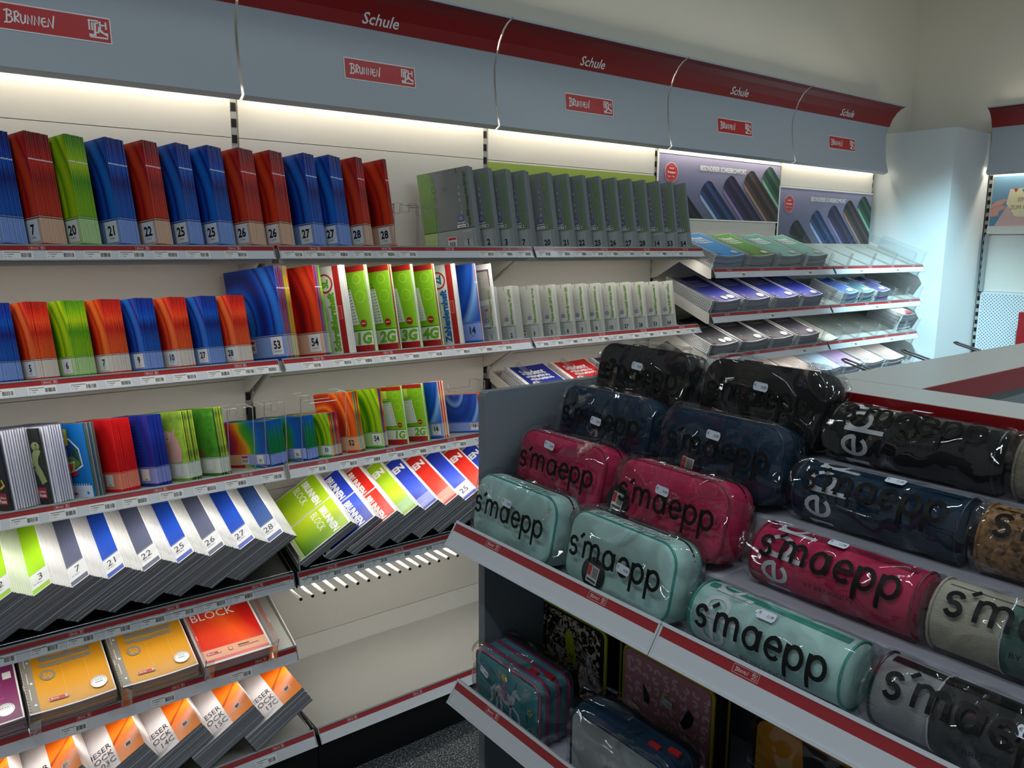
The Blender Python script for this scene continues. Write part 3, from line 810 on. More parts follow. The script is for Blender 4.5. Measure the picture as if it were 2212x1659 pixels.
def titleheft(word, code, tm):
    def f(a, W, H):
        a.rect(W-.036, .0005, W-.012, H-.0005, DR); a.rect(W-.012, .0005, W, H-.0005, WC); a.up()
        a.text(word, W-.044, .014, .036, tm, 'l', sx=.88, rot=90, bold=.05)
        a.ring(W-.073, H-.055, .032, .006, RINK); a.disc(W-.073, H-.055, .026, mat('pale disc', '#e7eee0', .4), 24); a.up()
        a.text(code, W-.060, H-.071, .036, tm, 'l', sx=.8, rot=90, bold=.05); a.rect(W-.0335, .12, W-.0185, .165, PINKINK); a.up(); a.rect(W-.032, .1215, W-.020, .1635, RINK)
        for q in range(4): a.rect(W-.10+.008*q, .12, W-.099+.008*q, .165, INKG)
    return f
stack(.258, S2, [WC, CRM, CRM], *A4, .0225, 28, 'cream edged writing book behind the green titled cover, second shelf', 'books behind the Schreiblernheft', titleheft('Schreiblernheft', 'SL', LT), n=4, th=.0055, firstlab='white learning book titled Schreiblernheft in green with a red spine strip')
WG = {'1G': 'one G', '2G': 'two G', '3G': 'three G', '4G': 'four G'}
for n, x, q in (('1G', .341, .025), ('2G', .433, .0255), ('3G', .519, .0255), ('4G', .607, .024)):
    stack(x, S2, [LG, DR if n in ('2G', '4G') else CRM, CRM], *A4, q, 28, f'book packed behind the large learning book marked {WG[n]}, second shelf', f'books behind the large {n}', lernheft(n), n=4, th=.0062, firstlab=f'large lime learning book marked {WG[n]} on the second shelf', kindname='learning_book', firstmat=LG)
stack(.70, S2, [WC, WC], *A4, .0165, 28, 'white book behind the blue titled learning book, second shelf', 'books behind the Zahlenlernheft', titleheft('Zahlenlernheft', 'ZL', BLT), n=3, th=.0055, firstlab='white learning book titled Zahlenlernheft in blue with a red spine strip')
MUS = {H: swirl(f'blue music cover {H}', ['#0b3f9c', '#1557b8', '#0b3f9c', '#7fb0e6', '#1557b8'], H, '#8aa4e4', '#114eb4', cy=.19, cz=.32, scale=1.6, dist=1.2, seed=2.0) for H in (.297, .21, .148)}
stack(.787, S2, [MUS[.297], C4['orange'], CRM], *A4, .0195, 28, 'orange edged music book behind the tall blue music cover, second shelf', 'books behind the tall blue music book', numart('14', sticker=False, boxc=mat('pale blue box', '#8aa4e4', .4)), n=4, th=.005, firstlab='tall blue music book with staves, marked fourteen, second shelf', firstmat=MUS[.297])
# black and white display card
t = thing('display_card', 'upright black and white photo card in a white frame, second shelf', 'card', loc=(.862, -.286, zboard(1.2245, -.2998, -.286)+.001), rot=(LEAN, 0, R(28)))
MB().box(0, .002, 0, .13, 0, .295, WC).build('card', t)
a = Art(lift=.0004); PG = mat('printed grey', '#a39c90', .5, var=.2, vscale=30); PD = mat('printed brown', '#5c4a40', .5, var=.2)
a.rect(.0, .02, .118, .275, PD); a.up(); a.poly([(0, .15), (.118, .165), (.112, .268), (0, .268)], PG); a.poly([(0, .03), (.105, .03), (.116, .145), (0, .135)], PG); a.up()
for q in range(8): a.rect(.02+q*.008, .16, .0212+q*.008, .25, INKG)
a.disc(.09, .125, .006, DR, 6); a.disc(.095, .05, .008, DR, 5)
a.build('print', t, cover_M(.13) @ Matrix.Translation((0, 0, .0002)))

# recycled grey books
def recyc(nm, base, edge, H):
    m = swirl(nm, [base, base, base], H, base, None, staple_glints=False, rough=.5)
    return m
GR4 = recyc('shaded recycled cover A4', '#7f8686', '#fff', .297); GR5 = recyc('lit recycled cover A5', '#c3c2b8', '#fff', .21)  # one recycled paper: shade of top shelf, light of second put into colours
RG = mat('recycled green print', '#6f9355', .5, var=.15, vscale=80); RGD = mat('recycled dark green print', '#41683b', .5); EMB = mat('eco emblem blue', '#2c4f9a', .45); RGR = mat('recycled grey print', '#a9aeab', .5); RSP = mat('sketch grey', '#8e9793', .5)
def recart(num, full=False, g=None):
    g = g or (RGD if full else RG)
    def f(a, W, H):
        k = H/.297; rr = random.Random(int(num)+3)
        yb = .078*k
        a.rect(0, yb, W, yb+.0035*k, g); a.rect(0, .0005, W, yb, mat('recycled label band', '#a0a6a5' if H > .25 else '#cfcec6', .5)); a.up()
        # torn green strip near the spine
        y = yb+.01*k
        while y < H*.93:
            h = rr.uniform(.012, .03)*k; x0 = W-rr.uniform(.023, .029)*k
            a.rect(x0, y, W-.014*k+rr.uniform(-.003, .003)*k, min(y+h, H*.94), g); y += h+rr.choice([0, 0, .003, .006])*k
        a.rect(W-.052*k, H*.93, W-.048*k, H-.001, g)
        for q in range(7): a.rect(W-.052*k+rr.uniform(0, .006)*k, H*.3+q*.022*k, W-.044*k, H*.3+q*.022*k+.011*k, RGR)
        if full:
            a.rect(0, yb+.004*k, .055, H-.001, RG); a.rect(0, .0005, .055, yb, mat('pale green print', '#a9bd84', .5)); a.up()
            for q in range(9): a.rect(.052+rr.uniform(0, .012), H*.35+q*.02, .066, H*.35+q*.02+.016, RG)
            a.up()
        # sketch cluster top left
        cx, cy = (.105*k if full else .06*k), H*.76
        for q in range(26):
            an = rr.uniform(0, 360); r = rr.uniform(0, .036)*k; a.line(arc(cx+r*math.cos(R(an)), cy+r*math.sin(R(an)), .006*k, .006*k, 0, 360, 7), .0009*k, RSP)
        x = W-.052*k; yy = yb+.040*k
        a.disc(x, yy, .0115*k, EMB, 18); a.up(); a.ring(x, yy, .0085*k, .0012*k, WINK, 16); a.line([(x-.004*k, yy-.004*k), (x, yy+.004*k), (x+.004*k, yy-.004*k)], .0018*k, WINK)
        a.rect(x-.016*k, yy-.017*k, x+.016*k, yy-.0145*k, WINK); a.rect(x-.018*k, yb+.007*k, x+.026*k, yb+.017*k, WINK); a.up(); a.rect(x+.0165*k, yb+.009*k, x+.0235*k, yb+.0155*k, INKG); a.rect(x-.012*k, yb+.0105*k, x+.013*k, yb+.0125*k, INKG)
        bx1 = W-.014*k; bx0 = bx1-.038*k
        a.rect(bx0, .010*k, bx1, yb-.004*k, mat('recycled number box', '#b4b9b9' if H > .25 else '#dad9d2', .4)); a.up()
        if num in ('1', '14'):
            for q in range(7): a.rect(bx0+.002*k, .040*k+q*.004*k, bx1-.002*k, .0407*k+q*.004*k, INKG)
        a.text(num, (bx0+bx1)/2, .020*k, .031*k, INK, 'c', .82, bold=.03); a.text('16 Blatt', (bx0+bx1)/2, .013*k, .005*k, INKG, 'c')
        if full or (H < .25 and num == '3'):
            s = W-.115*k; a.rect(s, .014*k, s+.036*k, .056*k, LABW); a.up(); a.rect(s+.003*k, .045*k, s+.033*k, .053*k, RINK)
            for q in range(7): a.rect(s+(.006+.0035*q)*k, .022*k, s+(.0078+.0035*q)*k, .038*k, INK)
    return f
gray = [('1', .766, .0385), ('2', .856, .034), ('3', .938, .044), ('7', 1.023, .047), ('20', 1.141, .045), ('21', 1.238, .0365), ('22', 1.324, .036), ('25', 1.413, .0335), ('26', 1.502, .039), ('27', 1.594, .034),
        ('28', 1.68, .037), ('14', 1.774, .0255), ('53', 1.858, .0335), ('54', 1.948, .031)]
for n, x, q in gray:
    stack(x, S1, [GR4], *A4, q, 30, f'large grey recycled book behind the one marked {wd(n)}, top shelf', f'grey books behind number {n}, top shelf', recart(n, n == '1'), firstlab=f'front large grey recycled book marked {wd(n)}, top shelf'+(', green edge in view' if n == '1' else ''), kindname='recycled_book')
row2b = [('1', .858, .04), ('2', .953, .0625), ('3', 1.067, .039), ('5', 1.157, .0385), ('6', 1.243, .0335), ('7', 1.322, .0415), ('9', 1.404, .0445), ('10', 1.492, .041), ('27', 1.582, .0415), ('28', 1.672, .032), ('53', 1.765, .0345), ('54', 1.858, .038)]
for n, x, q in row2b:
    stack(x, S2, [GR5], *A5, q, 28, f'small pale recycled book behind the one marked {wd(n)}, second shelf', f'pale books behind number {n}, second shelf', recart(n), kindname='small_recycled_book', firstlab=f'front small pale recycled book marked {wd(n)} on the second shelf' if n != '1' else 'small pale recycled book half hidden by the photo card')

# third shelf
CLR = wrapmat('clear folder film', (.95, .95, .98), .08, .12, bstr=.0, edge=.25)
VIO = mat('violet white folder', '#dcdce8', .3, var=.05, vscale=60); NIGHT = grad('night print', [(0, '#17161d'), (.6, '#1d1c2a'), (1, '#0f1013')], 2, .21, .3)
LIZ = grad('dark leaf print', [(0, '#20231f'), (.5, '#2b2f26'), (1, '#121312')], 2, .21, .3)
def faule(liz):
    def f(a, W, H):
        a.rect(W-.045, .018, W-.010, .048, mat('wine tag', '#a2263a', .4)); a.up(); a.text('Schlaue', W-.0275, .034, .009, WINK, 'c', bold=.01); a.text('Faule', W-.0275, .022, .013, WINK, 'c', bold=.03)
        if liz:
            g1 = mat('lizard green', '#8f9c6a', .5, var=.3, vscale=120); g2 = mat('lizard dark', '#4d5a38', .5)
            a.line([(W-.01, .06), (W-.02, .085), (W-.035, .11), (W-.03, .135), (W-.012, .155)], .024, g1); a.disc(W-.022, .162, .017, g1, 14, ry=.012); a.up(); a.disc(W-.018, .166, .003, INK, 8); a.line([(W-.035, .105), (W-.055, .10)], .007, g2)
        else:
            a.disc(W-.03, .115, .010, mat('planet purple', '#6a3fa0', .4), 16); a.disc(W-.015, .15, .006, mat('planet yellow', '#d8b840', .4), 12); a.line([(W-.045, .12), (W-.015, .11)], .002, PINKINK); a.line([(W-.03, .06), (W-.012, .07), (W-.02, .085)], .006, mat('planet yellow', '#d8b840', .4))
    return f
def folderstack(x, thick, mfirst, art, lab1, lab2, grp):
    stack(x, S3, [VIO], *A5, .006, 28, lab1, grp, art, n=1, firstlab=lab1, firstmat=mfirst, th=.005, kindname='small_exercise_book')
    p = R(28); n = max(3, int(thick/.0075))
    for i in range(1, n+1):
        d = .005+(thick-.006)*i/n; xx = x+math.cos(p)*d; yy = -.28+math.sin(p)*d+random.uniform(-.004, .002)
        t = thing('clear_folder', lab2, 'folder', loc=(xx, yy, zboard(.8876, -.3069, yy)+.001), rot=(LEAN, 0, p), group=grp)
        MB().box(0, .0050, .004, .150, .001, .212+random.uniform(0, .003), VIO).build('insert', t)
        MB().box(.0056, .0062, .0, .156, 0, .219, CLR).build('film', t)
folderstack(-.735, .078, NIGHT, faule(False), 'dark night sky exercise cover at the left edge, third shelf', 'clear plastic book cover standing right of the night sky cover', 'clear covers by the night sky book')
folderstack(-.644, .064, LIZ, faule(True), 'dark cover with a green lizard photo, third shelf', 'clear plastic book cover standing right of the lizard cover', 'clear covers by the lizard book')
SKY = mat('bright blue print', '#1172c4', .3)
def backpack(a, W, H):
    g = mat('bag green', '#5d8f3c', .4); gb = mat('bag blue', '#1d4f9a', .4); yl = mat('pencil yellow', '#e6d02a', .4); og = mat('book orange', '#d56a2c', .4); W2 = WC
    a.poly([(.03, .085), (.022, .15), (.045, .172), (.085, .17), (.12, .14), (.125, .09), (.09, .075)], W2); a.up()
    a.poly([(.034, .09), (.027, .148), (.048, .167), (.083, .165), (.115, .137), (.120, .094), (.09, .08)], gb); a.poly([(.075, .083), (.088, .15), (.108, .138), (.119, .10), (.10, .083)], g); a.up()
    a.poly([(.03, .088), (.045, .118), (.09, .118), (.118, .098), (.09, .081)], g); a.disc(.06, .105, .012, LG, 14); a.up()
    a.poly([(.066, .15), (.078, .15), (.082, .195), (.068, .198)], yl); a.poly([(.03, .06), (.085, .075), (.095, .105), (.035, .095)], W2); a.up(); a.poly([(.034, .063), (.083, .078), (.090, .10), (.038, .092)], og)
    a.poly([(.02, .055), (.10, .065), (.10, .075), (.02, .067)], RINK); a.rect(0, .0005, W, .035, mat('pale cover foot', '#c6d4e6', .4)); a.up(); a.rect(.03, .008, .085, .014, RINK)
    for q in range(14): a.rect(.006+q*.010, .035, .009+q*.010, .041, WC)
    a.disc(.128, .014, .006, SKY, 4)
MIX = [mat('mixed spine '+c, c, .4, var=.25, vscale=70) for c in ('#7b7f86', '#3d6b3a', '#6a5470', '#8c8f96', '#2c4f6a')]
stack(-.539, S3, MIX, *A5, .0375, 28, 'mixed grey and green spine behind the backpack cover, third shelf', 'spines behind the backpack cover', backpack, n=8, th=.0045, firstlab='bright blue cover with a cartoon school bag, third shelf', firstmat=SKY, kindname='photo_book')
def embossed(box, lines):
    def f(a, W, H):
        k = H/.297
        a.rect(W-.062, .018, W-.030, .052, box); a.up(); a.rect(W-.05, .021, W-.04, .023, INKG)
        a.up()
        for q in range(11): a.rect(.03, H*.42+q*.0095, W-.045, H*.42+q*.0095+.0006, lines)
    return f
PR = swirl('plain red A5', ['#c4151a', '#d51c1d', '#c4151a'], .21, '#dd8a72', '#c8141a', rough=.25); PB = swirl('plain blue A5', ['#1a2a86', '#20379c', '#1a2a86'], .21, '#8a94cc', '#17288a', rough=.25)
stack(-.467, S3, [PR], *A5, .062, 28, 'plain red exercise book behind the front plain red one, third shelf', 'plain red books, third shelf', embossed(LABW, mat('embossed red', '#b51216', .4)), firstlab='front plain red exercise book with a blank label, third shelf', kindname='small_exercise_book')
stack(-.371, S3, [PB], *A5, .0495, 28, 'plain blue exercise book behind the front plain blue one, third shelf', 'plain blue books, third shelf', embossed(mat('cream label', '#e4dccf', .4), mat('embossed blue', '#3548a8', .4)), firstlab='front plain blue exercise book with a cream label, third shelf', kindname='small_exercise_book')
def photo_(nm, cols, H=.21): return swirl(nm, cols, H, '#cfd4cc', cols[0], rough=.3, scale=14, dist=28)
def photo(nm, cols, H=.21):
    m = swirl(nm, cols, H, '#cfd4cc', cols[0], rough=.3); nt = m.node_tree
    w = [n for n in nt.nodes if n.type == 'TEX_WAVE'][0]; n = nt.nodes.new('ShaderNodeTexNoise'); n.inputs['Scale'].default_value = 18; n.inputs['Detail'].default_value = 4
    tc_ = [q for q in nt.nodes if q.type == 'TEX_COORD'][0]; rp_ = [q for q in nt.nodes if q.type == 'VALTORGB'][0]
    nt.links.new(tc_.outputs['Object'], n.inputs['Vector'])
    mr = nt.nodes.new('ShaderNodeMapRange'); mr.inputs[1].default_value = .3; mr.inputs[2].default_value = .7
    nt.links.new(n.outputs['Fac'], mr.inputs[0]); nt.links.new(mr.outputs[0], rp_.inputs['Fac']); nt.nodes.remove(w)
    return m
PIG = photo('meadow photo print', ['#6f9a2c', '#9dc43a', '#84a93c', '#4f7a22']); SQ = photo('grass photo print', ['#2f6a22', '#49912c', '#3b7d28', '#6ab03a'])
PSP = [photo('spine photo '+c, [c, d, c]) for c, d in (('#2b3b22', '#8fb03a'), ('#6f9a2c', '#c8d24a'), ('#2a2c28', '#4c6a30'), ('#3f8a2c', '#b4c83a'))]
def pigart(a, W, H):
    p1 = mat('piglet skin', '#d8a89a', .5, var=.1); p2 = mat('piglet light', '#ecc9bc', .5, var=.08)
    a.poly([(W-.075, .058), (W-.02, .058), (W-.012, .09), (W-.02, .125), (W-.04, .15), (W-.066, .158), (W-.085, .14), (W-.088, .10)], p1); a.up()
    a.poly([(W-.066, .158), (W-.085, .14), (W-.080, .115), (W-.055, .12), (W-.045, .145)], p2); a.disc(W-.062, .13, .003, INK, 8); a.poly([(W-.04, .15), (W-.028, .165), (W-.030, .14)], p1)
    a.rect(W-.05, .018, W-.026, .05, LABW); a.rect(W-.115, .018, W-.07, .05, LABW)
def sqart(a, W, H):
    p1 = mat('squirrel fur', '#8a5638', .5, var=.35, vscale=150); p2 = mat('squirrel dark', '#4c3020', .5)
    a.poly([(W-.115, .065), (W-.06, .062), (W-.052, .075), (W-.075, .085), (W-.095, .10), (W-.112, .125), (W-.122, .145), (W-.128, .12)], p1); a.up(); a.line([(W-.126, .15), (W-.124, .125), (W-.11, .09)], .004, p2)
    a.rect(W-.055, .018, W-.028, .05, LABW)
stack(-.284, S3, PSP, *A5, .0525, 28, 'mixed photo book spine behind the piglet cover, third shelf', 'spines behind the piglet', pigart, n=10, th=.005, firstlab='photo cover with a pink piglet on a meadow, third shelf', firstmat=PIG, kindname='photo_book')
stack(-.19, S3, PSP[::-1], *A5, .0415, 28, 'mixed photo book spine behind the squirrel cover, third shelf', 'spines behind the squirrel', sqart, n=8, th=.005, firstlab='photo cover with a brown squirrel in green grass, third shelf', firstmat=SQ, kindname='photo_book')
RB = grad('rainbow print', [(0, '#c22a1c'), (.2, '#e0a020'), (.4, '#4a9a30'), (.65, '#1452a8'), (.85, '#14387c'), (1, '#8a1c58')], 1, .21, .3, .22, 9, .3)
def rainbow(H, nm):
    m = swirl(nm, ['#1a7a3a', '#1553a6', '#123c8a'], H, '#8f9ede', '#173c8c', scale=2, dist=1, rough=.25); return m
RBS = rainbow(.148, 'rainbow spine')
RBF = grad('rainbow front', [(0, '#15407c'), (.16, '#1b57ae'), (.30, '#2a8a44'), (.42, '#5aa52c'), (.52, '#e0b020'), (.62, '#e2711c'), (.74, '#c02434'), (1, '#5c1c6a')], 1, .21, .3, .34, 9, .0)
def rbart(num):
    def f(a, W, H):
        a.rect(0, H*.07, W*.5, H*.30, mat('rainbow pale a', '#dcae8a', .35)); a.rect(W*.5, H*.07, W, H*.30, mat('rainbow pale b', '#93a2dc', .35)); a.rect(0, .0005, W*.5, H*.07, DR); a.up()
        a.rect(W-.050, .014, W-.024, .042, LABW); a.up(); a.text(num, W-.037, .020, .013, INK, 'c', .9, bold=.03)
        a.rect(W-.115, .014, W-.085, .042, LABW); a.up(); a.rect(W-.113, .033, W-.087, .040, RINK)
        for q in range(6): a.rect(W-.111+q*.004, .019, W-.109+q*.004, .029, INK)
    return f
stack(-.037, S3, [RBS], .21, .148, .0805, 28, 'landscape book with blue green spine in the stack behind the first wire, third shelf', 'landscape books behind 51', rbart('51'), kindname='landscape_book', firstmat=RBF, n=16, th=.005, firstlab='landscape rainbow book marked fifty-one behind a wire, third shelf')
stack(.086, S3, [RBS], .21, .148, .059, 28, 'landscape book with blue green spine in the stack left of the green landscape ones', 'landscape books behind 52', rbart('52'), kindname='landscape_book', firstmat=RBF, n=12, th=.005, firstlab='landscape rainbow book marked fifty-two, third shelf')
MC = [C5[k] for k in ('blue', 'red', 'orange', 'blue', 'green', 'red', 'orange')]
GL = covers(.148, 'landscape')
stack(.177, S3, [GL[k] for k in ('blue', 'red', 'orange', 'blue', 'green', 'red')], .21, .148, .0515, 28, 'striped colour landscape spine behind the landscape green cover, third shelf', 'spines behind the green 53', numart('53', sticker=True), kindname='landscape_book', n=10, th=.005, firstlab='landscape green book marked fifty-three, third shelf', firstmat=GL['green'])
stack(.274, S3, [C5[k] for k in ('orange', 'green', 'blue', 'orange', 'green', 'red')], *A5, .0415, 34, 'striped colour spine behind the upright orange cover, third shelf', 'spines behind the orange book', numart('52', boxc=mat('orange box', '#e0a67c', .4)), n=8, th=.005, firstlab='upright orange swirl book standing behind a wire divider, third shelf', firstmat=C5['orange'], kindname='small_exercise_book')
stack(.368, S3, [C5[k] for k in ('green', 'orange', 'blue', 'red', 'orange')], *A5, .0295, 28, 'striped colour spine behind the upright green cover, third shelf', 'spines behind the green 54', numart('54', sticker=True), n=6, th=.005, firstlab='upright green swirl book marked fifty-four, third shelf', firstmat=C5['green'], kindname='small_exercise_book')
for n, x, q in (('1G', .46, .0155), ('2G', .544, .0215)):
    stack(x, S3, [LG, CRM], *A5, q, 28, f'cream edged book behind the small learning book marked {WG[n]}, third shelf', f'books behind the small {n}', lernheft(n), n=3, th=.0055, firstlab=f'small lime learning book marked {WG[n]} on the third shelf', kindname='learning_book', firstmat=LG)
stack(.612, S3, [C5['orange'], CRM, C5['orange']], *A5, .0495, 28, 'orange edged music book behind the small upright blue cover, third shelf', 'books behind the small blue 14', numart('14', ruled=True), n=9, th=.0055, firstlab='small upright blue music book marked fourteen, third shelf', firstmat=MUS[.21], kindname='music_book')
stack(.78, S3, [C5['orange']], .21, .148, .04, 28, 'orange edged landscape music book behind the wide blue cover, third shelf', 'books behind the wide blue 14', numart('14', sticker=True, ruled=True), n=7, th=.0055, firstlab='wide blue music book marked fourteen beside the grey end panel', firstmat=MUS[.148], kindname='music_book')

# ================================================================== WRITING PADS LYING IN TRAYS
def frameM(theta, alpha, origin):
    c, s_ = math.cos(R(theta)), math.sin(R(theta)); X = Vector((1, 0, 0)); Hh = Vector((0, c, s_)); Nn = Vector((0, -s_, c))
    W = math.cos(R(alpha))*X+math.sin(R(alpha))*Nn; N = -math.sin(R(alpha))*X+math.cos(R(alpha))*Nn
    m = Matrix((W, Hh, N)).transposed().to_4x4(); m.translation = Vector(origin); return m, W, Hh, N
PEDGE = mat('shaded grey pad edges', '#8a8a90', .55, var=.12, vscale=200); PSIDE = mat('white pad side', '#e2e1de', .6, var=.04, vscale=200); BIND = mat('grey binding', '#47494d', .5)  # grey front edges: their shade is put into the colour, sides stay white
_pm = {}
def pad_mesh(cover, W, H, t, side=PSIDE, edge=PEDGE):
    k = (cover.name, W, H, round(t, 4), side.name)
    if k in _pm: return _pm[k]
    b = MB(); g = .0006
    b.box(0, W, 0, H, -t+g, 0, {'*': side, 'zt': cover, 'zb': edge, 'yf': edge, 'xr': side, 'xl': side})
    b.box(.0005, W-.0008, .0006, H-.0006, -t, -t+g, edge)
    me = bpy.data.meshes.new('writing_pad'); me.from_pydata(b.v, [], b.f)
    for x in b.mats: me.materials.append(x)
    me.polygons.foreach_set('material_index', b.m); me.update(); _pm[k] = me
    return me
PLAIN = mat('plain pad top', '#dedddb', .5, var=.02)
def pad_stack(BR, theta, alpha, T, n, cover, art, lab, labr, grp, W=.21, H=.297, side=PSIDE, shear=0.0):
    m, Wv, Hv, N = frameM(theta, alpha, (0, 0, 0)); t = T/n
    rr = random.Random(int(BR[0]*991))
    for i in range(n):
        o = link('writing_pad', pad_mesh(cover if i == 0 else PLAIN, W, H, t, side)); mm = m.copy()
        off = (Wv*rr.uniform(-.0006, .0006)+Hv*rr.uniform(-.0015, .0015)+Wv*(shear*i/n)) if i else Vector()
        mm.translation = Vector(BR)-Wv*W-N*(t*i)+off; o.matrix_world = mm
        if i == 0:
            tag(o, lab, 'pad')
            if art: a = Art(lift=.0003); art(a, W, H); a.build('cover_print', o)
        else: tag(o, labr, 'pad', grp)
GRIDB = grad('blue grid cover', [(0, '#3c5a94'), (.5, '#31508c'), (1, '#28406f')], 1, .297, .4, .05); 
PADC = {'lime': mat('lime pad cover', '#9ccc1e', .35), 'slate': mat('slate pad cover', '#555a72', .4), 'blue': mat('blue pad cover', '#1d48b0', .35), 'grid': GRIDB}
LPB = mat('pale pad label', '#dfe0e2', .4, var=.02)
def numpad(num, c, lines=None):
    c2 = PADC[c] if c in PADC else c
    ln = mat('pad rule '+c, {'slate': '#686e88', 'blue': '#3a62c4', 'grid': '#5a76b0'}.get(c, '#b4dc4a'), .4)
    def f(a, W, H):
        b = .0035
        a.rect(0, 0, W, b, WC); a.rect(W-b, b, W, H, WC); a.rect(b, .020, W-b, .076, LPB); a.disc(W-.135, .076, .020, LPB, 20); a.line([(b, .079), (W-.158, .079)], .0008, WC); a.line([(W-.112, .079), (W-b, .079)], .0008, WC)
        if lines:
            for q in range(20 if lines == 'grid' else 16): a.rect(b, .085+q*.010, W-b, .0855+q*.010, ln)
            if lines == 'grid':
                for q in range(12): a.rect(W-.12+q*.010, .085, W-.1195+q*.010, H-.004, ln)
        a.up(); a.ring(W-.135, .076, .016, .0012, INKG, 16); a.ring(W-.135, .076, .011, .0012, INKG, 14)
        a.text(num, W-.018, .042, .034, INK, 'r', sx=.95); a.text('50 Blatt', W-.022, .032, .0075, INKG, 'r')
        for q in range(4): a.rect(W-.150, .062-.004*q, W-.118, .0635-.004*q, INKG)
        for q in (.128, .148): a.disc(W-.165, q, .0028, WC, 8)
    return f
s4 = [('2', -.762, 'lime', None), ('3', -.674, 'lime', None), ('7', -.585, 'slate', 'grid'), ('21', -.497, 'blue', 'line'), ('22', -.404, 'slate', 'grid'), ('25', -.315, 'blue', None), ('26', -.227, 'slate', None), ('27', -.137, 'blue', 'line'), ('28', -.048, 'grid', 'grid')]
PGREEN = mat('pale green pad side', '#cfe0b8', .6, var=.04, vscale=200)
for n, x, c, l in [('1', -.85, 'lime', None)]+s4:
    pad_stack((x, -.39, .705), 20, 37, .055, 9, PADC[c], numpad(n, c, l), f'tilted A4 writing pad marked {wd(n)} lying on top of its stack, dark tray', f'A4 pad beneath the one marked {wd(n)}, white side edge showing, dark tray', f'pads beneath number {n}', side=PGREEN if n == '2' else PSIDE, shear=.020)
def gcov(nm, a, b, c): return grad(nm, [(0, a), (.35, b), (.6, c), (1, b)], 1, .30, .35, .25, 5, .5)
GG = gcov('green block gradient', '#2d7a1c', '#9cc31a', '#c2d62a'); GB = gcov('blue block gradient', '#101e66', '#1f39b0', '#4a63d8'); GRD = gcov('red block gradient', '#9c1414', '#d02018', '#ec3a24')
def dbl(m, thin=True):
    def f(a, W, H):
        b = .004; h2 = H/2
        a.rect(0, 0, W, H, WC); a.up()
        for y0, y1 in ((b, h2-.0032), (h2+.0032, H-b)):
            a.rect(b, y0, W-.007, y1, m)
            a.up(); a.rect(b+.008, y0, b+.026, y1, mat('pale block label', '#b9cf92' if m is GG else '#6c7ab0' if m is GB else '#d58a6c', .4)); a.rect(b+.0275, y0, b+.0285, y1, INK)
            a.text('BRUNNEN', W-.062, y1-.012, .033, WINK, 'l', sx=.80, rot=-90, bold=.045); a.text('BLOCK', W-.098, y1-.012, .037, WINK, 'l', sx=.72, rot=-90)
            a.text('Schreibblock', b+.014, y1-.03, .006, INKG, 'l', rot=-90)
        a.rect(0, h2-.0004, W, h2+.0004, INKG)
    return f
def sgl(m, pale, num=None, letter=True):
    def f(a, W, H):
        b = .004; a.rect(0, 0, W, H, WC); a.up(); a.rect(b, b, W-b, H-b, m); a.up(); a.rect(b, b+.010, W-b, .062, pale); a.up()
        for q in range(18): a.rect(b, .07+q*.012, W-b, .0703+q*.012, mat('fine rule', '#ffffff', .5) if False else pale)
        if num: a.rect(W-.09, b+.014, W-b, .075, LPB); a.up(); a.text(num, W-.02, .032, .034, INK, 'r')
        else: a.rect(W-.095, .018, W-.02, .050, WC if False else pale); a.text('Schulblock', W-.03, .028, .012, WINK, 'r')
        if letter: a.text('BRUNNEN', W-.046, H-.02, .045, WINK, 'l', sx=.8, rot=-90, bold=.04) if False else a.text('BRUNNEN', W-.012, H-.075, .042, WINK, 'r', sx=.85, bold=.05)
    return f
pg = mat('pale green band', '#a8cf8c', .4); pb = mat('pale blue band', '#8f9ade', .4); pr = mat('pale red band', '#eda08c', .4)
s4b = [(.178, .040, GG, dbl(GG), 'green double pad lettered BRUNNEN BLOCK twice', 'green double'), (.268, .040, GB, dbl(GB), 'blue double pad lettered BRUNNEN BLOCK twice', 'blue double'), (.349, .042, GRD, dbl(GRD), 'red double pad lettered BRUNNEN BLOCK twice', 'red double'),
       (.430, .046, GG, sgl(GG, pg), 'single green tilted pad with pale foot band', 'single green'), (.513, .050, GB, sgl(GB, pb), 'single blue tilted pad with pale foot band', 'first single blue'), (.599, .052, GRD, sgl(GRD, pr), 'single red tilted pad between two blue ones', 'first single red'),
       (.684, .052, GB, sgl(GB, pb, '25', False), 'blue tilted pad marked twenty-five', 'blue twenty-five'), (.770, .052, GRD, sgl(GRD, pr), 'red tilted pad beside the grey end panel', 'last red'), (.856, .052, GB, sgl(GB, pb), 'last blue tilted pad, mostly behind the grey end panel', 'last blue')]
for x, T, m, ar, lab, sh in s4b:
    pad_stack((x, -.392, .535+T*.725+.127), 20, 37, T, max(6, round(T/.006)), m, ar, lab+', second tray from the left', f'pad beneath the {sh} pad, only its edge showing', 'pads beneath the '+sh, shear=.010)
# wire front and side plate of the pad trays
for k, lab in ((-1, 'thin dark wire guard in front of the numbered pads'), (0, 'thin wire guard in front of the BLOCK pads')):
    t = thing('wire_guard', lab, 'guard', loc=(k, -.372, .53))
    b = MB(); b.tube([(.03, .0, .0), (.03, -.03, .045), (.97, -.03, .045), (.97, 0, 0)], .0018, CHROME, 6); b.build('front_wire', t, smooth=60)
    b = MB(); b.tube([(.03, .0, .005), (.97, 0, .005)], .0015, CHROME, 6); b.build('lower_wire', t, smooth=60)
t = thing('side_plate', 'narrow grey side plate left of the green BLOCK pad', 'plate', loc=(.012, 0, 0))
MB().prism([(-.355, .545), (-.35, .60), (-.06, .70), (-.03, .66), (-.03, .66)], 0, .003, SHELFG).build('plate', t)

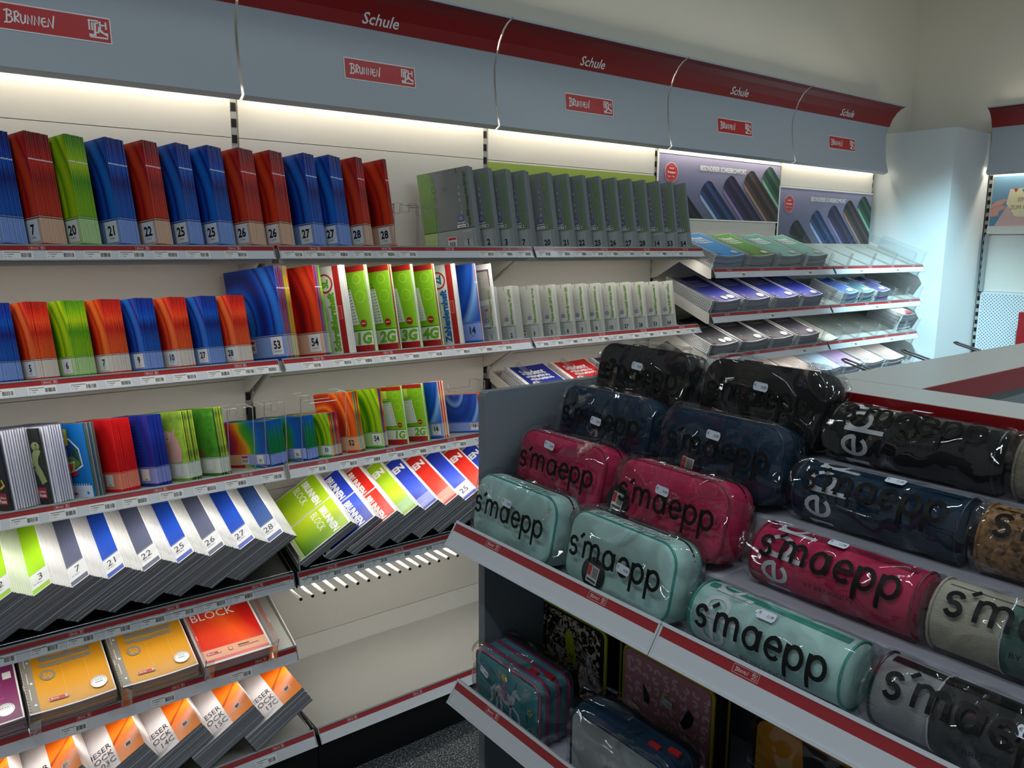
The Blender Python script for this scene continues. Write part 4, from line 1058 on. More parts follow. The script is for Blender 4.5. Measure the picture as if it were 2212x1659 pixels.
# orange and white pads on the bottom shelf
ORG = grad('orange pad print', [(0, '#f08a2c'), (.3, '#f4751a'), (.7, '#ea6210'), (1, '#c9480c')], 1, .297, .35, .1, 4)
PW = mat('white pad cover', '#ddd8d8', .35, var=.02)
def kieser(code):
    def f(a, W, H):
        x1 = .138
        a.rect(x1, 0, W, H, ORG); a.up(); a.poly([(x1, .10), (W, .165), (W, .158), (x1, .085)], mat('orange shading', '#a8420e', .4))  # darker sliver of shading put into the orange colour
        a.rect(x1+.026, .040, x1+.044, .060, LABW); a.up(); a.rect(x1+.028, .043, x1+.042, .057, INKG); a.rect(x1+.0285, .0435, x1+.0415, .0565, LABW); a.up(); a.text('BIO', x1+.035, .047, .006, INKG, 'c')
        for i, (w_, y) in enumerate((('KIESER', .094), ('BLOCK', .061), (code, .028))): a.text(w_, x1-.006, y, .034, INK, 'r', sx=.76, bold=-.006)
        for i in range(5): a.rect(.045, .020-i*.003, .12-i*.006, .0206-i*.003, INKG)
    return f
for code, x, n in (('17C', -.041, 8), ('15C', -.196, 8), ('14C', -.348, 8), ('03C', -.501, 8), ('12C', -.655, 8), ('09C', -.81, 8)):
    w_ = {'17C': 'seventeen C, rightmost of its row', '15C': 'fifteen C', '14C': 'fourteen C', '03C': 'zero three C', '12C': 'twelve C, lettering cut by the frame', '09C': 'nine C at the bottom left corner'}[code]
    pad_stack((x, -.47, .218), 2, 30, .066, n, PW, kieser(code), f'white and orange ruled pad marked {w_}', f'pad beneath the white and orange one marked {w_.split(",")[0]}', 'pads beneath '+code, side=mat('warm white pad side', '#efe6e2', .6, var=.03))
t = thing('wire_guard', 'wire pad rest at the right end of the bottom left shelf', 'guard', loc=(-.05, -.45, .05))
b = MB(); b.tube([(.035, .0, .004), (-.02, .16, .12), (-.02, .17, .12)], .0016, CHROME, 6); b.tube([(.048, .0, .004), (-.007, .16, .12)], .0016, CHROME, 6); b.build('rest_wire', t, smooth=60)

# ================================================================== SPIRAL PADS
SPW = mat('spiral wire', '#c9c9cc', .25, metal=.6)
_sp = {}
def spiral_mesh(H, t, n=26, r=None):
    k = (H, t)
    if k in _sp: return _sp[k]
    b = MB(); r = r or t*.5+.0022
    pts = []
    for i in range(n*6+1):
        a = 2*PI*i/6; y = .008+(H-.016)*i/(n*6); pts.append((.003+r*math.cos(a)*.9, y, -t*.5+r*math.sin(a)))
    b.tube(pts, .0009, SPW, 3)
    me = bpy.data.meshes.new('spiral_wire'); me.from_pydata(b.v, [], b.f); me.materials.append(SPW); _sp[k] = me; return me
_sn = {}
def spad_mesh(cover, W, H, t, sag=.008, left=.0, edge=PEDGE, side=PSIDE):
    k = (cover.name, W, H, round(t, 4), sag)
    if k in _sn: return _sn[k]
    b = MB(); n = 8; g = lambda u: -sag*math.sin(PI*min(1, u*1.0))**1.0+sag*.5*(u**3)
    xs = [left+(W-left)*i/n for i in range(n+1)]; zz = [g(i/n) for i in range(n+1)]
    v = []; 
    for dz in (0, -t+.0008):
        for y in (0, H): v += [(x, y, z+dz) for x, z in zip(xs, zz)]
    m_ = n+1; top = []; bot = []; fr = []; bk = []
    for i in range(n):
        top.append((i, i+1, m_+i+1, m_+i)); bot.append((2*m_+i+1, 2*m_+i, 3*m_+i, 3*m_+i+1)); fr.append((2*m_+i, 2*m_+i+1, i+1, i)); bk.append((m_+i, m_+i+1, 3*m_+i+1, 3*m_+i))
    b.add(v, top, cover); b.add(v, bot, edge); b.add(v, fr, edge); b.add(v, bk, side); b.add(v, [(0, m_, 3*m_, 2*m_), (n, 2*m_+n, 3*m_+n, m_+n)], side)
    me = bpy.data.meshes.new('spiral_pad'); me.from_pydata(b.v, [], b.f)
    for x in b.mats: me.materials.append(x)
    me.polygons.foreach_set('material_index', b.m); me.update(); _sn[k] = me; return me
def spiral_stack(x0, y0, z0, theta, T, n, cover, art, lab, labr, grp, W=.21, H=.297, sag=.008, spir=True, toponly=False):
    """x0: left edge; (y0, z0): front edge of the TOP cover"""
    m, Wv, Hv, N = frameM(theta, 0, (0, 0, 0)); t = T/n; rr = random.Random(int(x0*977))
    for i in range(n):
        o = link('spiral_pad', spad_mesh(cover, W, H, t, sag)); mm = m.copy()
        mm.translation = Vector((x0, y0, z0))-N*(t*i)+Wv*(rr.uniform(-.002, .002) if i else 0)+Hv*(rr.uniform(-.002, .002) if i else 0); o.matrix_world = mm
        if spir: link('spiral_wire', spiral_mesh(H, round(t, 4)), o, Matrix.Translation((0, 0, -.0005)))
        if i == 0:
            tag(o, lab, 'notebook')
            if art:
                a = Art(lambda x, y, h: (x, y, h-sag*math.sin(PI*x/W)+sag*.5*(x/W)**3+.0002), .0004, .013); art(a, W, H); a.build('cover_print', o)
        else: tag(o, labr, 'notebook', grp)
def student(main, txt, sub=None, seal=True, bar=None, ghost=True, strip=None, two=False, nx=8):
    def f(a, W, H):
        a.rect(.003, .002, W-.002, H-.002, WC, nx, 1); a.up()
        a.rect(.024, .006, W-.006, H-.006, main, nx, 1)
        if strip: a.rect(.006, .006, .024, H-.006, strip, 2, 1)
        a.up()
        for q in range(4): a.disc(.014, .03+q*.079, .003, INKG, 8)
        for q in (2, 1, 0):
            y0 = H-.080-.022*q
            a.text('Student', .042+.006*q, y0, .052, txt, 'l', sx=.76, bold=.03); a.up()
            if q: a.rect(.040, y0+.014, W-.012, y0+.046, main); a.up()
        if sub: a.disc(.060, H-.155, .018, txt, 18); a.up(); a.text(sub, .060, H-.163, .024, main, 'c', bold=.03)
        a.rect(.035, .022, .065, .031, RINK)
        if seal: a.disc(W-.038, .038, .019, mat('silver seal', '#c9cbcc', .3, metal=.3), 22); a.up(); a.ring(W-.038, .038, .017, .0006, INKG, 20)
        if two: a.disc(W-.080, .038, .018, mat('silver seal', '#c9cbcc', .3, metal=.3), 20)
    return f
OCH = grad('ochre pad print', [(0, '#d99a22'), (.4, '#cf8f20'), (1, '#a8741c')], 1, .297, .4, .1, 6); STR = mat('grey pad strip', '#8d867a', .4)
PUR = mat('purple pad cover', '#7a2d5c', .4, var=.12); GTX = mat('grey pad lettering', '#857f74', .4); PTX = mat('faint purple lettering', '#8c4a72', .4)
def orange(a, W, H):
    a.rect(.0, .0, W, H, WC); a.up(); a.rect(.001, .005, .026, H, STR); a.rect(.026, .005, W-.003, H, OCH); a.up()
    for q in range(4): a.disc(.018, .03+q*.079, .0035, WC, 8)
    for q in range(3): a.rect(.010, .05+q*.06, .0115, .09+q*.06, WC)
    a.text('Student', .045, H-.085, .058, GTX, 'l', sx=.70, bold=.07); a.up(); a.text('Student', .045, H-.110, .058, GTX, 'l', sx=.70, bold=.07); a.up()
    a.rect(.04, H-.102, W-.03, H-.096, OCH); a.up(); a.text('Student', .045, H-.137, .058, GTX, 'l', sx=.70, bold=.07); a.up(); a.rect(.04, H-.128, W-.03, H-.120, OCH); a.up()
    a.disc(.060, H-.172, .019, GTX, 20); a.up(); a.text('50', .060, H-.181, .026, OCH, 'c', sx=.9, bold=.05)
    logo(a, .050, .028, .048, .012); a.disc(W-.036, .046, .021, mat('silver seal', '#c9cbcc', .3, metal=.3), 24); a.up(); a.ring(W-.036, .046, .018, .0006, INKG, 20)
    for i in range(3): a.disc(W-.042+.006*i, .052, .0015, INKG, 6)
    a.rect(W-.046, .043, W-.026, .045, INKG)
    for q in (.095, .155): a.rect(q, .006, q+.0006, H-.15, mat('ochre crease', '#e6b65a', .4))
def purple(a, W, H):
    a.rect(0, 0, W, H, WC); a.up(); a.rect(.001, .005, W-.004, H, PUR); a.up()
    for q in range(12): a.rect(.0, .05+q*.016, W-.045+.004*(q % 3), .057+q*.016, mat('purple stripe', '#8a4270', .4))
    a.disc(W-.038, .045, .021, mat('silver seal', '#c9cbcc', .3, metal=.3), 24); a.up(); a.ring(W-.038, .045, .018, .0006, INKG, 20); a.text('Student', .045, H-.08, .055, WINK, 'l', sx=.7, bold=.05)
    a.rect(W-.032, .15, W-.012, .175, LABW)
    for i in range(3): a.disc(W-.044+.006*i, .051, .0015, INKG, 6)
REDG = grad('red block print', [(0, '#d42a1c'), (.45, '#e23a1c'), (.7, '#f0561e'), (1, '#c81f18')], 0, .21, .3, .2, 5, .2)
def redblock(a, W, H):
    a.rect(0, 0, W, H, WC); a.up(); a.rect(.006, .008, W-.006, H-.005, REDG); a.up()
    gr = mat('red fine rule', '#f07a4a', .4)
    for q in range(14): a.rect(.025, .075+q*.008, .115, .0754+q*.008, gr)
    for q in range(12): a.rect(.025+q*.008, .075, .0254+q*.008, .185, gr)
    a.rect(.006, .018, W-.006, .058, mat('peach band', '#e8a07a', .35)); a.up(); logo(a, .018, .034, .045, .0125); a.rect(.085, .034, .098, .048, INKG); a.up(); a.rect(.0862, .0352, .0968, .0468, mat('peach band', '#e8a07a', .35)); a.rect(.115, .044, .150, .0465, INK); a.rect(.115, .037, .178, .0385, INKG)
    a.text('BLOCK', .018, .185, .046, WINK, 'l', sx=.92); a.text('BRUNNEN', .018, .232, .044, WINK, 'l', sx=.85, bold=.04)
zt5 = .3446
spiral_stack(-.973, -.37, .345, 20, .048, 8, PUR, purple, 'purple spiral pad with silver seal at the left edge', 'pad beneath the purple spiral pad', 'pads under the purple one', sag=.003)
spiral_stack(-.7516, -.37, zt5, 20, .048, 8, OCH, orange, 'ochre spiral pad marked fifty, beside the purple one', 'pad beneath the left ochre spiral pad', 'pads under the left ochre one', sag=.004)
spiral_stack(-.5285, -.37, zt5, 20, .048, 8, OCH, orange, 'ochre spiral pad marked fifty, beside the red block', 'pad beneath the right ochre spiral pad', 'pads under the right ochre one', sag=.004)
spiral_stack(-.3025, -.37, .330, 20, .034, 5, REDG, redblock, 'red glued pad lettered BLOCK in a clear box', 'pad beneath the red BLOCK pad', 'pads under the red one', sag=.0, spir=False)
def divider(x, y, z, theta, h, L, lab, flange=.028, grp=None, name='acrylic_divider', front=True):
    m, Wv, Hv, N = frameM(theta, 0, (x, y, z)); t = thing(name, lab, 'divider', M=m)
    if grp: t['group'] = grp
    b = MB(); c = .012
    b.prism([(0, 0), (L, 0), (L, h-c), (L-c, h), (c*.3, h), (0, h-c*.3)], -.0009, .0009, ACR); b.build('plate', t)
    b = MB(); b.box(-.0012, .0012, -.0006, .0006, 0, h, ACRE); b.box(-.0011, .0011, 0, L, h-.0006 if False else h-.0012, h-.0004, ACRE) if False else None; b.build('front_edge', t)
    if front: b = MB(); b.box(0, flange, -.0014, .0, 0, h*.9, ACR); b.build('front_flange', t)
    b = MB(); b.box(0, flange, 0, L, -.0002, .0012, ACR); b.build('foot', t)
    return t
for x, lab in ((-.757, 'clear divider between the purple and first ochre pads'), (-.5345, 'clear divider between the two ochre pads'), (-.3085, 'clear divider left of the red BLOCK pad'), (-.089, 'clear divider right of the red BLOCK pad')):
    divider(x, -.386, .293 if x < -.2 else .291, 20, .088, .33, lab, flange=.026 if x < -.1 else -.026)

# trays of bays two and three
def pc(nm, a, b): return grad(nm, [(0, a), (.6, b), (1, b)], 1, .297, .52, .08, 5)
WTX = mat('white pad lettering', '#e4e6e4', .4); DTX = mat('dim pad lettering', '#6b6f8c', .4); D2 = mat('dim grey lettering', '#66686c', .4)
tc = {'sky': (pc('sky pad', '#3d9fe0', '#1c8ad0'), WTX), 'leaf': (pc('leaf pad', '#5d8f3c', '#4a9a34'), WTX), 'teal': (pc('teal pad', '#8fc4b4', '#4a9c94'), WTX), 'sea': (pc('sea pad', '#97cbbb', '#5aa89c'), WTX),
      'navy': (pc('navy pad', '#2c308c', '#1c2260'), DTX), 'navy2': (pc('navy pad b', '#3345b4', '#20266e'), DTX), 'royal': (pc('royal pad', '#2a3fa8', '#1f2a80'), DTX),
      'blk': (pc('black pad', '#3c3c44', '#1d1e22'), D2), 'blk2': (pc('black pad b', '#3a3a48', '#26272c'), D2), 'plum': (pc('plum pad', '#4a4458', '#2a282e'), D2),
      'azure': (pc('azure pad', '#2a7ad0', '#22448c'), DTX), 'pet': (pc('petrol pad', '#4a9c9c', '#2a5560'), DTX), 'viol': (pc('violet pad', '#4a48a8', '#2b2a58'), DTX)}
TB = .0
def tstack(x, zr, T, n, key, lab, W=.21, H=.297, two=False, strip=None, ghost=True, nostd=False, cover=None, art=None):
    cv, tx = tc[key] if key else (cover, WTX)
    z = zr-.004+T*.94+.006*.364
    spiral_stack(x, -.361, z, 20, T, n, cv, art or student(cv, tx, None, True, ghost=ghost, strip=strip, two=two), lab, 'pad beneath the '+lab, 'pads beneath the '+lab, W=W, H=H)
SB = mat('dark pad strip', '#4a5560', .4)
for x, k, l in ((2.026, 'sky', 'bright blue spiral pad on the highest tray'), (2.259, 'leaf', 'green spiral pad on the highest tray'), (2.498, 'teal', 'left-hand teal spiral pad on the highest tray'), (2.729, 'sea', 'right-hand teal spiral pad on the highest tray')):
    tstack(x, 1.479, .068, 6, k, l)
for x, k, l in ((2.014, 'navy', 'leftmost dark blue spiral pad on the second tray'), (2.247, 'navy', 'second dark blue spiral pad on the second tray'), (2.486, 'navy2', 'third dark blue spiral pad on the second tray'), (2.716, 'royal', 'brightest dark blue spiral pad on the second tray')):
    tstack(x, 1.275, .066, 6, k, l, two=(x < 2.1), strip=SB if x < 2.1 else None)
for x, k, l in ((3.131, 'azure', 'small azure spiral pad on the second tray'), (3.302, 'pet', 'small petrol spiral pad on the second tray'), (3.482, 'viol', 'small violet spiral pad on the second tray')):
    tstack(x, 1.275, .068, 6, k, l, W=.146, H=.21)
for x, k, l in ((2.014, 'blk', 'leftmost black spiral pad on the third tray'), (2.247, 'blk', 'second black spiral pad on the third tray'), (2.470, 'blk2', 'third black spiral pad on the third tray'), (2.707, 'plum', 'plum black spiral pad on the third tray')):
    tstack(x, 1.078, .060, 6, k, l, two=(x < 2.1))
FLO = mat('floral pad cover', '#d9cfca', .4, var=.22, vscale=70); PBL = mat('pale blue pad cover', '#c3d2e0', .4, var=.06, vscale=30); LILC = mat('lilac pad cover', '#c9aad0', .4, var=.05); PNK = mat('pale pink pad cover', '#e6d0c8', .4, var=.05)
def pale(m):
    def f(a, W, H):
        a.rect(.003, .002, W-.002, H-.002, WC, 8, 1); a.up(); a.rect(.010, .004, W-.005, H-.005, m, 8, 1); a.up(); a.rect(.035, .022, .065, .030, PINKINK); a.disc(W-.036, .036, .016, mat('faint seal', '#dcd0cc', .4), 18)
    return f
for x, m, l in ((2.255, FLO, 'far left floral pad on the lowest tray'), (2.485, FLO, 'left floral pad on the lowest tray'), (2.72, FLO, 'right floral pad on the lowest tray'), (2.947, PBL, 'pale blue pad on the lowest tray'), (3.170, LILC, 'lilac pad on the lowest tray'), (3.415, PNK, 'left pale pink pad on the lowest tray'), (3.650, PNK, 'right pale pink pad beside the corner column, lowest tray')):
    tstack(x, .882, .054, 5, None, l, cover=m, art=pale(m))
CREAM = mat('cream pad', '#d8cbb4', .4)
tstack(2.945, 1.078, .016, 1, None, 'single cream pad lying right of the black pads', W=.155, cover=CREAM, art=pale(CREAM))
RWC = mat('red and white cover', '#d8464e', .35)
def rw(a, W, H): a.rect(.002, .002, W-.002, H-.002, WC, 8, 1); a.up(); a.poly([(.02, .12), (.06, .2), (W-.01, .2), (W-.01, .09)], RWC); a.poly([(.06, .01), (W-.01, .01), (W-.01, .06), (.09, .05)], RWC)
spiral_stack(3.822, -.352, 1.078+.105, 20, .108, 5, WC, rw, 'thick red and white spiral pad topping a loose pile at the column', 'thick spiral pad in the loose pile at the column', 'loose pile at the column', W=.155, H=.21, sag=.004)
# behind the display island
for x, k, l in ((1.034, 'royal', 'blue Student spiral pad seen above the grey end panel'), (1.275, None, 'red Student spiral pad seen above the grey end panel'), (1.515, 'navy', 'dark blue spiral pad mostly hidden by the black pencil case')):
    cv, tx = tc[k] if k else (RINK, WTX)
    spiral_stack(x, -.361, .931+.05, 20, .048, 6, cv, student(cv, WTX, '5', True), l, 'pad beneath the '+l, 'pads beneath the '+l, sag=.004)
    divider(x+.045, -.37, .936, 20, .075, .3, 'clear divider standing at the '+l.split(' spiral')[0]+' pads')
def drow(z, xs, what, y=-.352, h=.086, L=.30):
    for i, (x, w_) in enumerate(xs): divider(x, y, z-.004, 20, h, L, f'clear divider {w_}, {what}', flange=.03 if x < 3.95 else -.03)
drow(1.479, [(2.245, 'right of the bright blue pads'), (2.480, 'right of the green pads'), (2.719, 'between the teal pads'), (2.950, 'right of the teal pads'), (3.137, 'second past the teal pads'), (3.38, 'third past the teal pads'), (3.617, 'fourth past the teal pads'), (3.854, 'second last at the column'), (3.985, 'last at the column')], 'highest tray')
drow(1.275, [(2.008, 'at the leftmost dark blue pads'), (2.237, 'right of the first dark blue pads'), (2.470, 'right of the second dark blue pads'), (2.705, 'left of the brightest blue pads'), (2.94, 'right of the brightest blue pads'), (3.113, 'left of the small azure pads'), (3.292, 'right of the small azure pads'), (3.463, 'right of the small petrol pads'), (3.645, 'right of the small violet pads'), (3.80, 'in the empty part'), (3.985, 'last at the column')], 'second tray')
drow(1.078, [(2.008, 'at the leftmost black pads'), (2.237, 'right of the first black pads'), (2.465, 'right of the second black pads'), (2.695, 'left of the plum pads'), (2.932, 'right of the plum pads'), (3.115, 'right of the cream pad'), (3.30, 'first in the empty part'), (3.50, 'second in the empty part'), (3.69, 'third in the empty part'), (3.812, 'left of the loose pile'), (3.985, 'last at the column')], 'third tray')
drow(.882, [(2.710, 'left of the right floral pads'), (2.938, 'left of the pale blue pads'), (3.163, 'left of the lilac pads'), (3.402, 'left of the pale pink pads'), (3.64, 'between the pale pink pads'), (3.875, 'right of the pale pink pads'), (3.985, 'last at the column')], 'lowest tray')

# ================================================================== RIGHT WALL UNIT
PERF = mat('perforated white steel', '#c6cdd0', .4, var=.02)
t = bay(MR, 'shelving unit on the side wall with perforated panel at the right edge', seams=[FZ+.25, .50, .90, 1.31, 1.66, 2.0, 2.4])
b = MB()
for i in range(42):
    for j in range(45):
        x = .03+j*.021+(.0105 if i % 2 else 0); z = .86+i*.0105
        b.box(x-.0026, x+.0026, -.0142, -.0135, z-.0026, z+.0026, SLOT)
pf = MB(); pf.box(.016, .984, -.0138, -.0042, .50, 1.308, PERF); pf = pf.build('perforated_panel', t)
b.build('hole_pattern', pf, kind='stuff')
b = MB(); b.box(.013, .030, -.035, -.005, 1.31, 1.665, mat('grey recess side', '#8a8f90', .5)); b.build('side_cheek', t)
t = thing('shelf', 'thin white shelf below the invitation poster at the right edge', 'shelf', M=MR)
b = MB(); b.box(.012, .988, -.012, -.0045, 1.668, 1.716, WHITE); b.build('board', t)
BLP = grad('blue poster print', [(0, '#5a86a6'), (1, '#7aa3bc')], 2, .3, .45, .1, 5)
t = thing('poster', 'blue invitation poster with a hand and pink envelope, right edge', 'poster', M=MR @ Matrix.Translation((.02, -.0055, 1.717)))
MB().box(0, .96, -.0015, 0, 0, .300, BLP).build('sheet', t)
a = Art(lambda x, y, h: (x, -.0016-h, y), .0004)
a.poly([(.03, .0), (.09, .12), (.14, .16), (.40, .19), (.46, .02), (.42, .0)], mat('pink envelope print', '#caa9a6', .5)); a.up()
a.poly([(.085, .135), (.10, .22), (.40, .24), (.42, .12), (.30, .045), (.14, .055)], mat('cream card print', '#ddd3ae', .5))
sk = mat('hand print', '#cf9c8c', .5, var=.08)
a.poly([(0, .055), (0, .125), (.03, .15), (.075, .165), (.088, .155), (.06, .125), (.085, .115), (.075, .10), (.05, .09), (.045, .06)], sk); a.up()
a.line([(.0, .10), (.03, .118), (.06, .125)], .002, mat('hand shade print', '#a8705f', .5))
for i, c in enumerate(('#c23a30', '#3f7f8c', '#d8a040', '#3f7f5c', '#c23a30', '#5c6fa0')): a.poly([(.12+i*.045, .212+.004*abs(i-2.5)), (.146+i*.045, .212+.004*abs(i-2.5)), (.133+i*.045, .188+.004*abs(i-2.5))], mat('bunting '+c, c, .5))
br = mat('brown lettering', '#a8714c', .5)
a.text('EINLADUNG', .15, .145, .036, br, 'l', .8); a.text('ZUM GEBURTSTAG', .11, .098, .036, br, 'l', .8)
a.build('print', t)
t = thing('box', 'dark red box on a hook before the perforated panel', 'box', M=MR @ Matrix.Translation((.29, -.03, 0)))
b = MB(); b.box(0, .2, -.10, 0, 1.0, 1.155, mat('dark red carton', '#8c1218', .35)); b.build('carton', t); b = MB(); b.box(-.001, .201, -.101, .001, 1.157, 1.20, mat('dark red carton', '#8c1218', .35)); b.build('lid', t)
def hook(lab, M, L=.16, w=.012, up=.02, col=CHROME, grp=None):
    t = thing('display_hook', lab, 'hook', M=M)
    b = MB(); b.tube([(-w, 0, 0), (-w, -L, up), (-w*.6, -L-.008, up+.003), (w*.6, -L-.008, up+.003), (w, -L, up), (w, 0, 0)], .0019, col, 6); b.build('prongs', t, smooth=60)
    b = MB(); b.box(-.02, .02, -.002, .004, -.012, .012, col); b.build('hook_plate', t)
hook('chrome hook on the perforated panel left of the red box', MR @ Matrix.Translation((.16, -.019, .93)))
hook('chrome hook on the perforated panel under the red box', MR @ Matrix.Translation((.42, -.019, .97)))

# ================================================================== DISPLAY ISLAND
MG = Matrix(((0, 1, 0, 0), (-1, 0, 0, -1.534), (0, 0, 1, 0), (0, 0, 0, 1)))    # local x -> -Y, local y -> +X
TOPW = mat('pale laminate top', '#b7bab4', .28, var=.02, vscale=12); FASR = mat('red fascia', '#8c0f16', .3, var=.02)
LEN = 1.6
t = thing('display_island', 'grey display island with pale top strips and red fascia holding the pencil cases', 'shelving', M=MG)
def rprism(pts): return pts
c_ = .010
b = MB(); b.prism([(-.1097, FZ), (.19, FZ), (.19, 1.322), (-.1097+c_, 1.322), (-.1097+c_*.3, 1.322-c_*.3), (-.1097, 1.322-c_)], -.019, 0, DARKG); b.build('end_panel', t)
b = MB(); b.box(-.019, LEN, .196, .297, FZ, 1.343, DARKG); b.build('spine', t)
b = MB(); b.box(0, LEN, .188, .196, FZ+.1, 1.338, mat('mid grey back panel', '#6f767a', .5)); b.build('back_panel', t)
b = MB(); b.box(-.004, LEN, .188, .300, 1.343, 1.368, TOPW); b.build('top_strip', t)
b = MB(); b.box(-.0055, LEN, .186, .188, 1.342, 1.3675, FASR); b.box(-.0055, -.004, .186, .30, 1.342, 1.3675, FASR); b.build('red_fascia', t)
b = MB(); b.box(.10, LEN, .1848, .1862, 1.316, 1.3425, RAILW); b.build('paper_strip', t)
b = MB(); b.box(.421, .566, .302, 2.6, 1.340, 1.368, TOPW); b.build('cross_top', t)
b = MB(); b.box(.566, .568, .302, 2.6, 1.330, 1.3675, FASR); b.box(.419, .421, .302, 2.6, 1.335, 1.3675, FASR); b.build('cross_fascia', t)
b = MB(); b.box(.43, .56, .302, 2.6, FZ, 1.34, mat('cool grey steel', '#7d888a', .4)); b.build('cross_spine', t)
b = MB(); b.box(.56, 1.5, .302, 2.4, 1.20, 1.215, mat('cool grey steel', '#7d888a', .4)); b.build('deck', t)
def ishelf(lab, top, bot, zb, yf=-.145, x1=LEN):
    t = thing('shelf', lab, 'shelf', M=MG)
    b = MB(); b.box(0.003, x1, yf, .184, zb-.014, zb, mat('white shelf steel', '#b9bcc6', .35)); b.build('board', t)
    b = MB(); b.prism([(yf, zb), (yf, zb-.02), (top[0]+.004, top[1]-.002), (top[0]+.002, top[1]+.001), (top[0]+.008, top[1]-.002)], -.008, x1, RAILW) if False else b.prism([(yf, zb-.001), (yf, zb-.020), (bot[0]+.003, bot[1]), (top[0]+.004, top[1]-.001), (top[0]+.008, top[1]-.001), (yf-.004, zb-.001)], .0, x1, RAILW); b.build('front_lip', t)
    r = rail(t, -.006, .487, top, bot, [], logo0=.122, grey=RAILW); rail(t, .4765, x1, top, bot, [], logo0=.1395, grey=RAILW)
    return t
ishelf('upper island shelf with a long slanted red and white price rail', (-.172, 1.093), (-.1944, 1.0592), 1.053)
ishelf('lower island shelf with a slanted price rail under the unicorn case', (-.172, .787), (-.1934, .7536), .722)
t = thing('riser', 'stepped white card riser under the plastic wrapped pencil cases', 'riser', M=MG)
CARD = mat('white riser card', '#b5b6c2', .5)
for r_, (y0, z1) in enumerate(((-.063, 1.128), (.017, 1.203), (.093, 1.277))):
    b = MB(); b.box(.006, LEN-.01, y0, .183, (1.0545, 1.129, 1.204)[r_], z1, CARD); b.build('step', t)
for X, l in ((.475, 'left'), (.701, 'middle'), (.938, 'right')):
    hook(f'chrome hook loop behind the island top, {l} one of three', Matrix.Translation((X, -1.953, 1.352)) @ Matrix.Rotation(PI, 4, 'Z'), L=.07, up=.018, w=.010)

# pencil cases
def rrect(w, h, r, n=7):
    pts = []
    for cx, cz, a0 in ((w/2-r, h-r, 0), (-w/2+r, h-r, 90), (-w/2+r, r, 180), (w/2-r, r, 270)):
        for i in range(n+1): a = R(a0+90*i/n); pts.append((cx+r*math.cos(a), cz+r*math.sin(a)))
    return pts
def densify(pts, d):
    out = []
    for i, p in enumerate(pts):
        q = pts[(i+1) % len(pts)]; L = math.hypot(q[0]-p[0], q[1]-p[1]); n = max(1, int(L/d))
        for j in range(n): out.append((p[0]+(q[0]-p[0])*j/n, p[1]+(q[1]-p[1])*j/n))
    return out
def loft(b, w, d, h, r, m, ed=.010, puff=.004, disp=None, nr=5, dens=.05, side=None, cx=0):
    """rounded box standing on z=0, front at y=-d/2; puffed faces"""
    P = densify(rrect(w, h, r), dens); n = len(P); c = (0, h/2); rings = []
    def ring(y, inset):
        out = []
        for x, z in P:
            dx, dz = x-c[0], z-c[1]; sx = (w/2-inset)/(w/2); sz = (h/2-inset)/(h/2); out.append((c[0]+dx*sx, y, c[1]+dz*sz))
        return out
    prof_ = []
    for i in range(nr, 0, -1): k = i/nr; prof_.append((-d/2-puff*(1-k*k), ed*.9+(min(w, h)/2-ed)*(1-(1-k)) if False else None, k))
    # front cap rings from centre outwards
    def cap(sgn):
        out = []
        for i in range(1, nr+1):
            k = i/nr; y = sgn*(d/2+puff*(1-k**2.2)); out.append([(c[0]+(x-c[0])*k*((w/2-ed*.7)/(w/2)), y, c[1]+(z-c[1])*k*((h/2-ed*.7)/(h/2))) for x, z in P])
        return out
    rings = cap(-1)+[ring(-d/2+ed*.3, ed*.25), ring(-d/2+ed, 0), ring(0, -puff*.5), ring(d/2-ed, 0), ring(d/2-ed*.3, ed*.25)]+cap(1)[::-1]
    v = [(c[0], -d/2-puff, c[1])]+[p for rg in rings for p in rg]+[(c[0], d/2+puff, c[1])]
    if disp: v = [disp(Vector(p)) for p in v]
    v = [(p[0]+cx, p[1], max(p[2], 0)) for p in v]
    f = [(0, 1+(j+1) % n, 1+j) for j in range(n)]; f = [(a_, c2, b2) for a_, b2, c2 in f]
    for i in range(len(rings)-1):
        for j in range(n): f.append((1+i*n+j, 1+i*n+(j+1) % n, 1+(i+1)*n+(j+1) % n, 1+(i+1)*n+j))
    L = len(v)-1; o = 1+(len(rings)-1)*n
    f += [(L, o+j, o+(j+1) % n) for j in range(n)]
    f = [q[::-1] for q in f]
    b.add(v, f, m)
    return P
def wr(seed, amp, f=38):
    def d(p):
        s_ = math.sin(p.x*f+seed*1.7+2.1*math.sin(p.z*f*1.3+seed))*math.sin(p.z*f*1.6+p.x*21+seed*.7)+.6*math.sin(p.x*f*2.3-p.z*f*1.9+seed*3+p.y*60)
        k = amp*s_; q = p.copy(); q.y += k*(1 if p.y > 0 else -1)*.9; q.z += k*.5*(1 if p.z > .03 else 0); q.x += k*.4*(1 if p.x > 0 else -1); return q
    return d
def flap(b, x, y, z, w, h, d, seed, m=None):
    """crumpled loose end of a plastic bag"""
    nu, nv = 7, 12; v = []
    for i in range(nu+1):
        u = i/nu
        for j in range(nv+1):
            q = j/nv; e = w*(1-.35*abs(math.sin(q*5+seed)))*u; k = h*(1-.22*u*(1+math.sin(seed)))
            v.append((x+d*e, y+.009*u*math.sin(q*9+seed*2)+.004*math.sin(u*7+q*13+seed), z-k/2+k*q+.004*math.sin(u*6+seed)))
    b.add(v, [(i*(nv+1)+j, i*(nv+1)+j+1, (i+1)*(nv+1)+j+1, (i+1)*(nv+1)+j) for i in range(nu) for j in range(nv)], m or BAG)
WTXT = mat('white case lettering', '#b9bdbf', .6); WTXT2 = mat('bright case lettering', '#cfd3d6', .6)
BINK = mat('bag lettering ink', '#0b0a09', .5, spec=.25)
STK = mat('price sticker', '#ccd2dc', .4)
